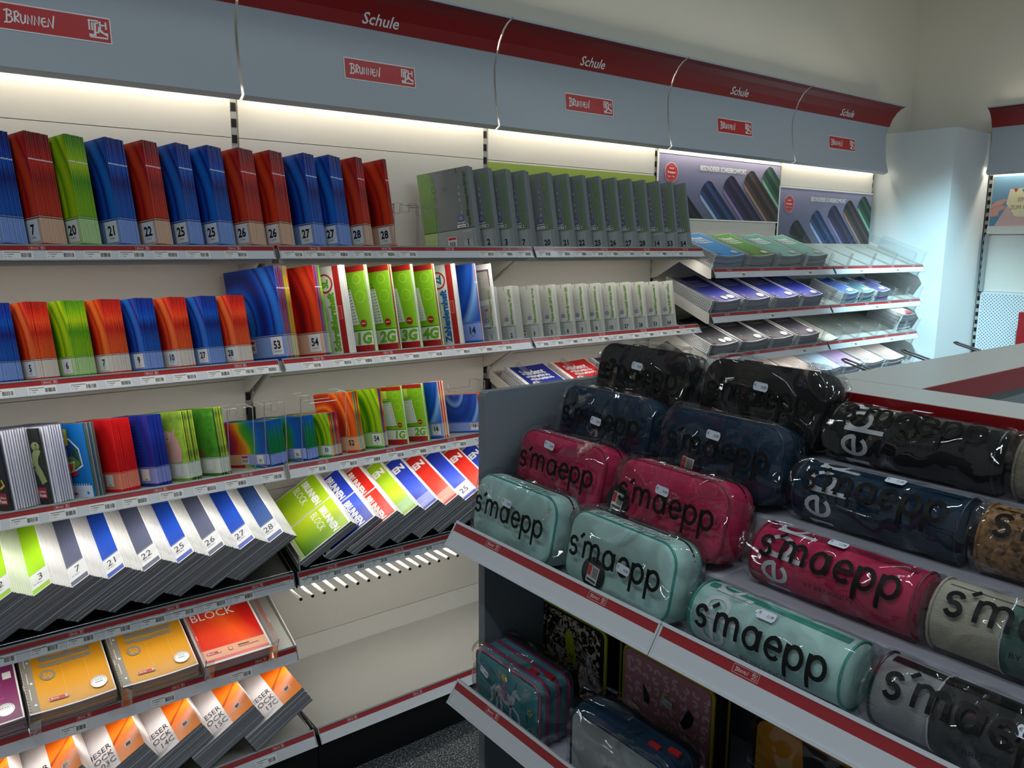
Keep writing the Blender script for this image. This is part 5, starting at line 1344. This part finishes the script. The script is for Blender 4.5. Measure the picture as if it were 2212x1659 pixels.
def sticker(par, x, y, z, price, rot=-4, name='price_sticker', s=1.0, fn=None):
    a = Art(fn or (lambda u, v, h: (u, -h, v)), .0004); w, h = .0125*s, .0065*s
    a.poly([(-w, -h*.6), (-w+.002, -h), (w-.002, -h), (w, -h*.5), (w, h*.5), (w-.002, h), (-w+.002, h), (-w, h*.6)], STK); a.up()
    a.text(price, w*.82, -h*.35, .0062*s, INKG, 'r', sx=.7); a.text('€', -w*.85, -h*.1, .0055*s, INKG, 'l')
    a.build(name, par, Matrix.Translation((x, y, z)) @ Matrix.Rotation(R(rot), 4, 'Y'))
def hangtag(par, x, y, z, r=.024, rot=8, red=True):
    M = Matrix.Translation((x, y, z)) @ Matrix.Rotation(R(-rot), 4, 'Y')
    b = MB(); b.prism([(r*math.cos(2*PI*i/24), r*math.sin(2*PI*i/24)) for i in range(24)], -.0008, .0, BLACK, 'y'); tg = b.build('hang_tag', par, M)
    a = Art(lambda u, v, h: (u, -.0009-h, v), .0003); a.rect(-.011, -.015, .012, .012, LABW); a.up()
    if red: a.rect(-.0105, -.005, -.003, .011, RINK)
    xx = -.0
    for i in range(8): a.rect(-.001+i*.0015, -.006, -.0003+i*.0015, .010, INK)
    a.rect(-.009, -.0125, .010, -.009, INKG); a.build('barcode_sticker', tg)
def case(M, body, trim, lab, grp, seed, price='19,99', tagpos=None, stick=(.0, .083), w=.213, d=.064, h=.115, dark=False, letter_h=.0214, tilt=0, zy=.0255):
    t = thing('pencil_case', lab, 'pencil case', M=M, group=grp)
    b = MB(); loft(b, w, d, h, .030, body, ed=.010, puff=.003, dens=.02, nr=3); bo = b.build('body', t, smooth=50)
    for y in (-d/2+.006, d/2-.006):
        P = rrect(w-.003, h-.003, .029, 6); b = MB(); b.tube([(x, y, z+.0015) for x, z in P], .0021, trim, 6, closed=True); b.build('piping', t, smooth=60)
    P = [p for p in rrect(w+.001, h+.0008, .031, 6) if p[1] > h*.45]; P = sorted(P, key=lambda p: -p[0])
    pts = [p for p in P if p[0] > 0]; pts = sorted([p for p in P], key=lambda p: math.atan2(p[1]-h/2, p[0]))
    b = MB(); v = []; 
    for x, z in pts: v += [(x, .004, z), (x, .016, z)]
    n = len(pts); b.add(v, [(2*i, 2*i+1, 2*i+3, 2*i+2) for i in range(n-1)], trim); b.add([(x, y, z+.0012) for x, z in pts for y in (.008, .012)], [(2*i, 2*i+1, 2*i+3, 2*i+2) for i in range(n-1)], BLACK)
    zz = b.build('zipper', t)
    b = MB(); b.box(-w/2+.045, -w/2+.075, .006, .014, h+.001, h+.0045, BLACK); b.build('zip_pull', t)
    a = Art(lambda u, v, hh: (u, v, h+.0012+hh)); smaepp(a, -w/2+.035, -.018, .017, WTXT if not dark else WTXT2, .22); a.build('top_lettering', t)
    a = Art(lambda u, v, hh: (w/2+.0004+hh, u, v)); a.line([(px*.022-.010, py*.022+.055) for px, py in SMA[0]], .005, WTXT2); a.build('side_lettering', t)
    b = MB(); loft(b, w+.014, d+.010, h+.010, .034, BAG, ed=.012, puff=.006, disp=wr(seed, .0015), dens=.008, nr=8); flap(b, w/2+.004, .006, h*.55, .015, h*.8, 1, seed); flap(b, -w/2-.004, .006, h*.55, .012, h*.8, -1, seed+2); flap(b, w*.2, d/2-.01, h*.9, .03, .05, 1, seed+1); bg_ = b.build('plastic_bag', t, smooth=180)
    fy = -d/2-.0135
    a = Art(lambda u, v, hh: (u, fy-hh, v)); smaepp(a, -.085, .050, letter_h, BINK, .25, 1.2); a.text('BY BRUNNEN', .012, .010, .0075, INK, 'c', sx=1.3); a.build('bag_lettering', bg_)
    sticker(bg_, stick[0], fy-.0006, stick[1], price, rot=random.Random(seed).uniform(3, 8))
    if tagpos: hangtag(t, tagpos[0], -d/2-.0045, tagpos[1], rot=random.Random(seed).uniform(-12, 12))
    return t
def fab(nm, c, v=.06): return mat(nm, c, .75, var=v, vscale=160, bump=.25, bscale=900, spec=.3)
MINT = fab('mint fabric', '#aacfc7'); MINT2 = mat('mint trim', '#2f8f80', .5); RASP = fab('raspberry fabric', '#b82450'); RASP2 = mat('raspberry trim', '#7c1634', .5)
NAVY = fab('navy fabric', '#0b2b40'); NAVY2 = mat('navy trim', '#0d2a40', .5); BLK = fab('black fabric', '#121212'); BLK2 = mat('black trim', '#0b0b0b', .4)
ROWS = [(-.13, 1.0545, MINT, MINT2, 'mint green'), (-.05, 1.1295, RASP, RASP2, 'raspberry red'), (.03, 1.2045, NAVY, NAVY2, 'navy blue'), (.104, 1.2785, BLK, BLK2, 'black')]
def MGp(Yc, X, z, rot=0, lean=0):   # world Y centre, X of the front face -> island frame
    return MG @ Matrix.Translation((-(Yc+1.534), X, z)) @ Matrix.Rotation(R(rot), 4, 'Z') @ Matrix.Rotation(R(-lean), 4, 'X')
spec = [[(-1.642, (.0, .083), None, 0), (-1.890, (.03, .060), (-.035, .032), -1)], [(-1.668, (-.015, .098), None, 1), (-1.912, (.0, .083), (-.092, .045), -1)],
        [(-1.690, (.0, .062), None, 1), (-1.936, (.0, .085), (-.045, .030), 0)], [(-1.705, (.005, .080), (-.062, .020), 0), (-1.950, (.012, .080), (-.065, .022), 0)]]
for r_, (X, z, bm_, tm, nm) in enumerate(ROWS):
    for q, (yc, st, tg, rot) in enumerate(spec[r_]):
        case(MGp(yc, X+.016, z+.0068, rot, 12), bm_, tm, f'{nm} boxy pencil case in plastic, {"nearer the grey end panel" if q == 0 else "beside the "+("rolled" if r_ != 9 else "")+" one of its colour"}', 'boxy wrapped pencil cases on the island', r_*5+q*2+1, tagpos=tg, stick=st, dark=r_ > 1)
def roll(M, body, lab, grp, seed, price='11,99', second=None, seam=None, white=True, stick=(.0, 60), L=.222, r=.040, trim=None, vis=.0):
    """lying cylinder pencil case along local x"""
    t = thing('roll_pencil_case', lab, 'pencil case', M=M, group=grp)
    def cyl(x0, x1, m, rr=r, nm='body', caps=(1, 1), bump=0, n=28, disp=None):
        b = MB(); e = .008; xs = []
        if caps[0]: xs += [(x0, rr*.0), (x0, rr*.55), (x0+.001, rr*.85), (x0+e*.4, rr*.96)]
        xs += [(x0+(e if caps[0] else 0)+(x1-x0-(e*sum(caps)))*i/10, rr+bump*math.sin(PI*i/10)) for i in range(11)]
        if caps[1]: xs += [(x1-e*.4, rr*.96), (x1-.001, rr*.85), (x1, rr*.55), (x1, 0)]
        v = []; 
        for x, q in xs:
            for j in range(n):
                a = 2*PI*j/n; p = Vector((x, q*math.cos(a), max(r+q*math.sin(a), .0)));
                v.append(tuple(disp(p)) if disp else tuple(p))
        f = [(i*n+j, i*n+(j+1) % n, (i+1)*n+(j+1) % n, (i+1)*n+j) for i in range(len(xs)-1) for j in range(n)]
        b.add(v, f, m); return b
    s_ = seam if seam is not None else L/2
    if second: cyl(-L/2, s_, body, caps=(1, 0)).build('body', t, smooth=40); cyl(s_+.002, L/2, second, caps=(0, 1)).build('second_panel', t, smooth=40)
    else: cyl(-L/2, L/2, body, bump=.001).build('body', t, smooth=40)
    tr = trim or body
    for x in (-L/2+.004, L/2-.004):
        b = MB(); b.tube([(x, (r+.0008)*math.cos(2*PI*i/24), r+(r+.0008)*math.sin(2*PI*i/24)) for i in range(24)], .0016, tr, 5, closed=True); b.build('end_piping', t, smooth=60)
    if second: b = MB(); b.tube([(s_+.001, (r+.0006)*math.cos(2*PI*i/24), r+(r+.0006)*math.sin(2*PI*i/24)) for i in range(24)], .0012, WTXT, 4, closed=True); b.build('seam', t, smooth=60)
    b = MB(); v = []
    for x in (-L/2+.012, L/2-.012):
        for a in (62, 78): v.append((x, -(r+.0012)*math.cos(R(a+15)), r+(r+.0012)*math.sin(R(a+15))))
    b.add(v, [(0, 1, 3, 2)], tr); b.build('zipper', t)
    if white:
        rw_ = r+.0009
        def fn(u, s2, hh): a = s2/rw_; q = rw_+hh; return (u, -q*math.cos(a), r+q*math.sin(a))
        a = Art(fn, .0005, .005)
        for k, off in ((0, 0),):
            # lettering climbing round the left end: text direction runs up the curve
            for st in SMA: a.line([(-L/2+.060-py*.034, -.163+px*.029) for px, py in st], .0060, WTXT2)
        a.build('wrap_lettering', t)
    bb = cyl(-L/2-.010, L/2+.010, BAG, rr=r+.004, n=48, disp=lambda p: p if abs(p.y) < .001 and False else wr(seed, .0013, 55)(p)); flap(bb, L/2+.006, 0, r*1.1, .018, r*1.7, 1, seed); flap(bb, -L/2-.006, 0, r*1.1, .016, r*1.6, -1, seed+3); bg_ = bb.build('plastic_bag', t, smooth=180)
    rb = r+.0062
    a0 = R(stick[1]-28) if False else 0
    def fb(u, s2, hh): a = s2/rb; q = rb+hh; return (u, -q*math.cos(a), r+q*math.sin(a))
    a = Art(fb, .0004, .006); smaepp(a, -.092, rb*R(20+vis), .0217, BINK, .25, 1.2); a.text('BY BRUNNEN', .010, rb*R(-8+vis), .0085, INK, 'c', sx=1.25); a.build('bag_lettering', bg_)
    sticker(bg_, stick[0], 0, 0, price, rot=0, fn=lambda u, v, hh: fb(u, v+rb*R(stick[1]), hh))
    return t
for r_, (X, z, bm_, tm, nm) in enumerate(ROWS):
    yc = (-2.132, -2.165, -2.172, -2.176)[r_]
    roll(MGp(yc, X+.040, z), bm_, f'{nm} cylindrical pencil case in plastic, left of the patterned rolls', 'plain wrapped roll cases', 31+r_*3, stick=((.0, 58), (.0, 78), (.02, 74), (.0, 95))[r_], vis=(-20, -3, 0, 16)[r_], trim=tm)
FELTG = mat('grey felt', '#8a8d8c', .95, var=.12, vscale=120, bump=.4, bscale=500); BLKN = mat('black nylon', '#202022', .5, var=.06); CRF = mat('cream felt', '#a7a391', .95, var=.05, vscale=100, bump=.4, bscale=500)
CORD = mat('green corduroy', '#3f6258', .8, var=.15, vscale=8); WCAN = mat('white canvas', '#bfc6c8', .8, var=.04); BEIG = mat('beige teddy felt', '#8a8470', .98, var=.22, vscale=140, bump=.8, bscale=300)
CORK = bpy.data.materials.new('cork'); CORK.use_nodes = True; nt = CORK.node_tree; bs = nt.nodes['Principled BSDF']; bs.inputs['Roughness'].default_value = .8
tcn = nt.nodes.new('ShaderNodeTexCoord'); vo = nt.nodes.new('ShaderNodeTexVoronoi'); vo.inputs['Scale'].default_value = 190; nz = nt.nodes.new('ShaderNodeTexNoise'); nz.inputs['Scale'].default_value = 90; nz.inputs['Detail'].default_value = 4
nt.links.new(tcn.outputs['Object'], vo.inputs['Vector']); nt.links.new(tcn.outputs['Object'], nz.inputs['Vector'])
mx = nt.nodes.new('ShaderNodeMix'); mx.data_type = 'RGBA'; mx.inputs['Factor'].default_value = .35; nt.links.new(nz.outputs['Fac'], mx.inputs[6]); nt.links.new(vo.outputs['Color'], mx.inputs[7])
rp = nt.nodes.new('ShaderNodeValToRGB'); e = rp.color_ramp.elements; e[0].position = .35; e[0].color = lin('#3f2a17'); e[1].position = .62; e[1].color = lin('#a37a4c'); x = e.new(.45); x.color = lin('#7d5a34')
nt.links.new(mx.outputs[2], rp.inputs[0]); nt.links.new(rp.outputs[0], bs.inputs['Base Color'])
roll(MGp(-2.378, -.086, 1.0545), FELTG, 'grey felt and black roll pencil case at the bottom right of the upper shelf', 'patterned wrapped rolls', 51, second=BLKN, seam=-.045, white=False, stick=(.045, 48), trim=BLK2)
roll(MGp(-2.398, -.008, 1.1295), CRF, 'cream felt and green corduroy roll pencil case at the right edge', 'patterned wrapped rolls', 55, second=CORD, seam=-.035, white=False, trim=CRF, vis=4)
roll(MGp(-2.408, .072, 1.2045), CORK, 'brown cork and white roll pencil case at the right edge', 'patterned wrapped rolls', 59, second=WCAN, seam=-.03, white=False, trim=CORK, vis=4)
roll(MGp(-2.412, .146, 1.2785), BEIG, 'beige fleecy roll pencil case at the upper right edge', 'patterned wrapped rolls', 63, white=False, trim=BEIG, vis=4)

# lower island shelf ------------------------------------------------
def bigcase(M, name, lab, w, d, h, body, sidem, trim, art, seed, bag=True, price='39,99', stick=(-.04, .08), r=.022, pulls=True, srot=20, layers=1):
    t = thing(name, lab, 'pencil case', M=M, group='printed cases on the lower island shelf')
    b = MB(); loft(b, w, d, h, r, sidem, ed=.005, puff=.001, dens=.03, nr=2); b.build('body', t, smooth=50)
    a = Art(lambda u, v, hh: (u, -d/2-.0012-hh, v), .0004)
    P = rrect(w-.012, h-.012, r-.003, 6); a.poly([(x, z+.006) for x, z in P], body); a.up(); art(a, w, h); a.build('front_print', t)
    P = rrect(w-.006, h-.006, r-.001, 7); b = MB(); b.tube([(x, -d/2+.001, z+.003) for x, z in P], .0034, trim, 6, closed=True); b.build('piping', t, smooth=60)
    for k in range(layers):
        y = -d/2+d*(k+.6)/(layers+.2); P = rrect(w+.0008, h+.0008, r, 7); b = MB(); b.tube([(x, y, z-.0002) for x, z in P], .0045 if layers == 3 else .0026, PVI if layers == 3 else (trim if k else sidem), 5, closed=True); b.build('zip_band', t, smooth=60)
    if pulls:
        for q in (0, 1):
            b = MB(); b.box(w/2-.055+.028*q, w/2-.035+.028*q, -d/2+.018+.012*q, -d/2+.026+.012*q, h+.001, h+.006, RINK, Matrix.Rotation(R(0), 4, 'Z')); b.build('zip_pull', t)
    if bag:
        b = MB(); loft(b, w+.016, d+.014, h+.012, r+.006, BAG, ed=.010, puff=.004, disp=wr(seed, .0017, 45), dens=.008, nr=7); p = b.build('plastic_bag', t, smooth=180)
        sticker(p, stick[0], -d/2-.0135, stick[1], price, rot=srot)
    else: sticker(t, stick[0], -d/2-.0035, stick[1], price, rot=srot)
    return t
TEAL = grad('teal case print', [(0, '#2f6a74'), (.5, '#3f8790'), (1, '#5aa0a8')], 2, .12, .5, .15, 9); PGL = mat('pink glitter', '#9a6a80', .5, var=.5, vscale=700); PVI = mat('pink side fabric', '#8e3a60', .6); TEALS = mat('teal side fabric', '#4f8f98', .6)
def unicorn(a, w, h):
    W_ = mat('horse print', '#b4bcc4', .5); pk = mat('pink cloth print', '#a87a98', .5); yl = mat('blond print', '#c9b860', .5); dk = mat('dark hoof print', '#22303a', .5)
    a.poly([(-.030, .045), (-.033, .060), (-.022, .072), (.0, .068), (.014, .064), (.020, .078), (.030, .086), (.034, .078), (.044, .074), (.040, .068), (.028, .070), (.024, .055), (.018, .044), (.0, .042), (-.014, .048)], W_)
    for p in ([(-.028, .055), (-.026, .035), (-.029, .016)], [(-.018, .050), (-.012, .034), (-.014, .014)], [(.014, .048), (.013, .03), (.016, .006)], [(.018, .048), (.036, .038), (.040, .022)]): a.line(p, .0055, W_)
    a.line([(-.032, .064), (-.044, .054), (-.040, .036), (-.048, .026)], .006, W_); a.up()
    a.poly([(-.018, .073), (.002, .070), (.008, .052), (-.004, .050)], pk); a.line([(-.006, .070), (-.004, .086)], .009, pk); a.disc(-.004, .093, .008, yl, 12); a.line([(.027, .085), (.030, .098)], .0015, dk); a.disc(.030, .080, .001, dk, 6)
    for x, z in ((-.029, .014), (-.014, .012), (.016, .004), (.040, .020)): a.rect(x-.0025, z-.003, x+.0025, z+.002, dk)
    a.line(arc(-.062, .086, .012, .008, 0, 300, 12), .0008, W_); a.line([(.060, .022), (.066, .030), (.078, .034), (.088, .028), (.094, .026)], .001, W_)
    for i in range(5): a.disc(.068+.005*math.cos(2*PI*i/5), .060+.005*math.sin(2*PI*i/5), .0026, yl, 6)
    a.line([(.058, .052), (.062, .038)], .0016, dk)
bigcase(MGp(-1.622, -.085, .7225), 'printed_pencil_case', 'teal pencil case printed with a white unicorn, pink glitter piping and sides', .190, .078, .118, TEAL, TEALS, PGL, unicorn, 71, stick=(-.05, .088), layers=3, r=.018, price='39,99')
NEO = mat('neon yellow trim', '#b4c62a', .5); CRIN = bpy.data.materials.new('crinkled print'); CRIN.use_nodes = True
nt = CRIN.node_tree; bs = nt.nodes['Principled BSDF']; bs.inputs['Roughness'].default_value = .35; tcn = nt.nodes.new('ShaderNodeTexCoord'); nz = nt.nodes.new('ShaderNodeTexNoise'); nz.inputs['Scale'].default_value = 45; nz.inputs['Detail'].default_value = 3; nz.inputs['Distortion'].default_value = 3
rp = nt.nodes.new('ShaderNodeValToRGB'); e = rp.color_ramp.elements; e[0].position = .5; e[0].color = lin('#1c1c1e'); e[1].position = .58; e[1].color = lin('#d8cdb0')
nt.links.new(tcn.outputs['Object'], nz.inputs['Vector']); nt.links.new(nz.outputs['Fac'], rp.inputs[0]); nt.links.new(rp.outputs[0], bs.inputs['Base Color'])
def neon(a, w, h):
    a.poly([(-.085, .055), (.085, .055), (.085, h-.020), (.07, h-.010), (-.07, h-.010), (-.085, h-.020)], CRIN); a.up()
    a.poly([(-.012, .115), (-.008, .128), (.010, .128), (.014, .115), (.024, .070), (.0, .066)], NEO); a.up(); a.rect(.003, .078, .006, .086, INK); a.rect(.010, .078, .013, .086, INK); a.line([(.004, .074), (.012, .074)], .0012, INK)
    a.line([(.004, .068), (.012, .012)], .0018, NEO); a.line([(.018, .070), (.040, .020)], .0018, NEO); a.poly([(.022, .062), (.05, .060), (.05, .052), (.018, .054)], RINK); a.poly([(-.018, .066), (-.006, .070), (-.004, .060), (-.014, .058)], mat('orange patch', '#c8781c', .5))
bigcase(MGp(-1.610, .062, .7225), 'printed_pencil_case', 'black pencil case with neon yellow piping and a neon tag', .200, .050, .168, mat('black front', '#101114', .5), BLK2, NEO, neon, 75, bag=False, stick=(-.025, .078), pulls=False, srot=30, layers=2, r=.016, price='39,99')
LEO = mat('pink leopard ground', '#b27a84', .55, var=.05); LEO2 = mat('pink leopard spots', '#d3a9b2', .55); GOLD = mat('gold glitter', '#b5a02c', .5, var=.5, vscale=700)
def leo(a, w, h):
    rr = random.Random(5)
    for i in range(9):
        for j in range(8):
            x = -w/2+.018+i*.0205+rr.uniform(-.004, .004); y = .016+j*.0185+rr.uniform(-.004, .004)
            if abs(x) < w/2-.014 and .012 < y < h-.014:
                a0 = rr.uniform(0, 360); s_ = rr.uniform(.0046, .0066); a.line(arc(x, y, s_, s_*.8, a0, a0+rr.uniform(190, 280), 8), .0052, LEO2)
    a.up(); bk = mat('cat ear print', '#1c1a1c', .5)
    a.poly([(-.046, .080), (-.050, .112), (-.042, .106), (-.032, .088), (-.036, .078)], bk); a.poly([(.034, .080), (.050, .112), (.062, .104), (.060, .088), (.044, .072)], bk)
    for p in ([(-.072, .070), (-.050, .060)], [(-.076, .058), (-.054, .052)], [(-.07, .048), (-.052, .046)], [(.038, .046), (.058, .036)], [(.036, .038), (.052, .020)], [(.048, .052), (.07, .046)]): a.line(p, .002, bk)
    a.up(); a.line([(-.010, .098), (-.012, .118), (-.002, .106), (.006, .122), (.012, .106), (.024, .116), (.020, .094)], .0016, GOLD)
    a.text('meow', -.038, .052, .030, GOLD, 'l', sx=.8, shear=.25)
bigcase(MGp(-1.852, .062, .7225), 'printed_pencil_case', 'pink leopard pencil case lettered meow with cat ears and gold piping', .200, .050, .168, LEO, mat('dark side fabric', '#241c22', .6), GOLD, leo, 79, bag=False, stick=(.005, .102), pulls=False, srot=12, layers=2, r=.014)
OCHF = mat('ochre case fabric', '#cf8a1c', .6, var=.08); DKB = mat('dark digger print', '#23272c', .5)
def yel(a, w, h):
    a.poly([(-.02, .165), (.085, .160), (.085, .02), (.0, .01), (-.035, .06), (-.015, .12)], DKB); a.up(); a.disc(-.03, .075, .022, DKB, 20); a.disc(.045, .05, .026, mat('tyre print', '#3a3d42', .6), 20); a.line([(-.07, .05), (-.04, .06), (-.06, .02)], .002, mat('rust print', '#7c3f14', .5)); a.rect(.03, .085, .07, .089, WTXT)
bigcase(MGp(-2.125, .062, .7225), 'printed_pencil_case', 'ochre yellow pencil case with a dark vehicle print, lower right', .200, .050, .172, OCHF, BLK2, BLK2, yel, 83, bag=True, stick=(-.01, .06), pulls=False, srot=15, price='29,99')
WHP = grad('pale case front print', [(0, '#a8b0b4'), (.6, '#b4bcb8'), (1, '#8f9a98')], 2, .12, .5, .1, 8)
def nw(a, w, h):
    dk = mat('dark paw print', '#2a2326', .5); a.line([(.02, .012), (.012, .035), (.020, .05)], .010, dk); a.line([(.06, .02), (.055, .05)], .006, mat('violet print', '#4a4060', .5))
bigcase(MGp(-1.895, -.088, .7225), 'printed_pencil_case', 'navy pencil case with a pale front in a loose plastic bag', .205, .072, .128, WHP, mat('navy side fabric', '#12344c', .6), mat('navy side fabric', '#12344c', .6), nw, 87, stick=(-.02, .045), r=.020, layers=2, price='39,99')
t = thing('bag_tail', 'loose gathered plastic bag end standing up by the navy case', 'bag', M=MGp(-1.792, -.075, .85))
b = MB(); n = 14; v = []
for i in range(7):
    z = i*.011; q = .024*(1-i/7.2)**1.1+.0015
    for j in range(n): a_ = 2*PI*j/n; k = q*(1+.25*math.sin(3*a_+i*.7)); v.append((k*math.cos(a_)-.004*i, k*math.sin(a_)*.8, z))
b.add(v, [(i*n+j, i*n+(j+1) % n, (i+1)*n+(j+1) % n, (i+1)*n+j) for i in range(6) for j in range(n)], BAG); b.build('bag_film', t, smooth=180)
bigcase(MGp(-2.16, -.088, .7225), 'printed_pencil_case', 'grey wrapped case below the rail at the bottom edge', .19, .07, .115, mat('grey case front', '#4c5158', .5), mat('dark side fabric', '#241c22', .6), BLK2, lambda a, w, h: None, 91, r=.02)
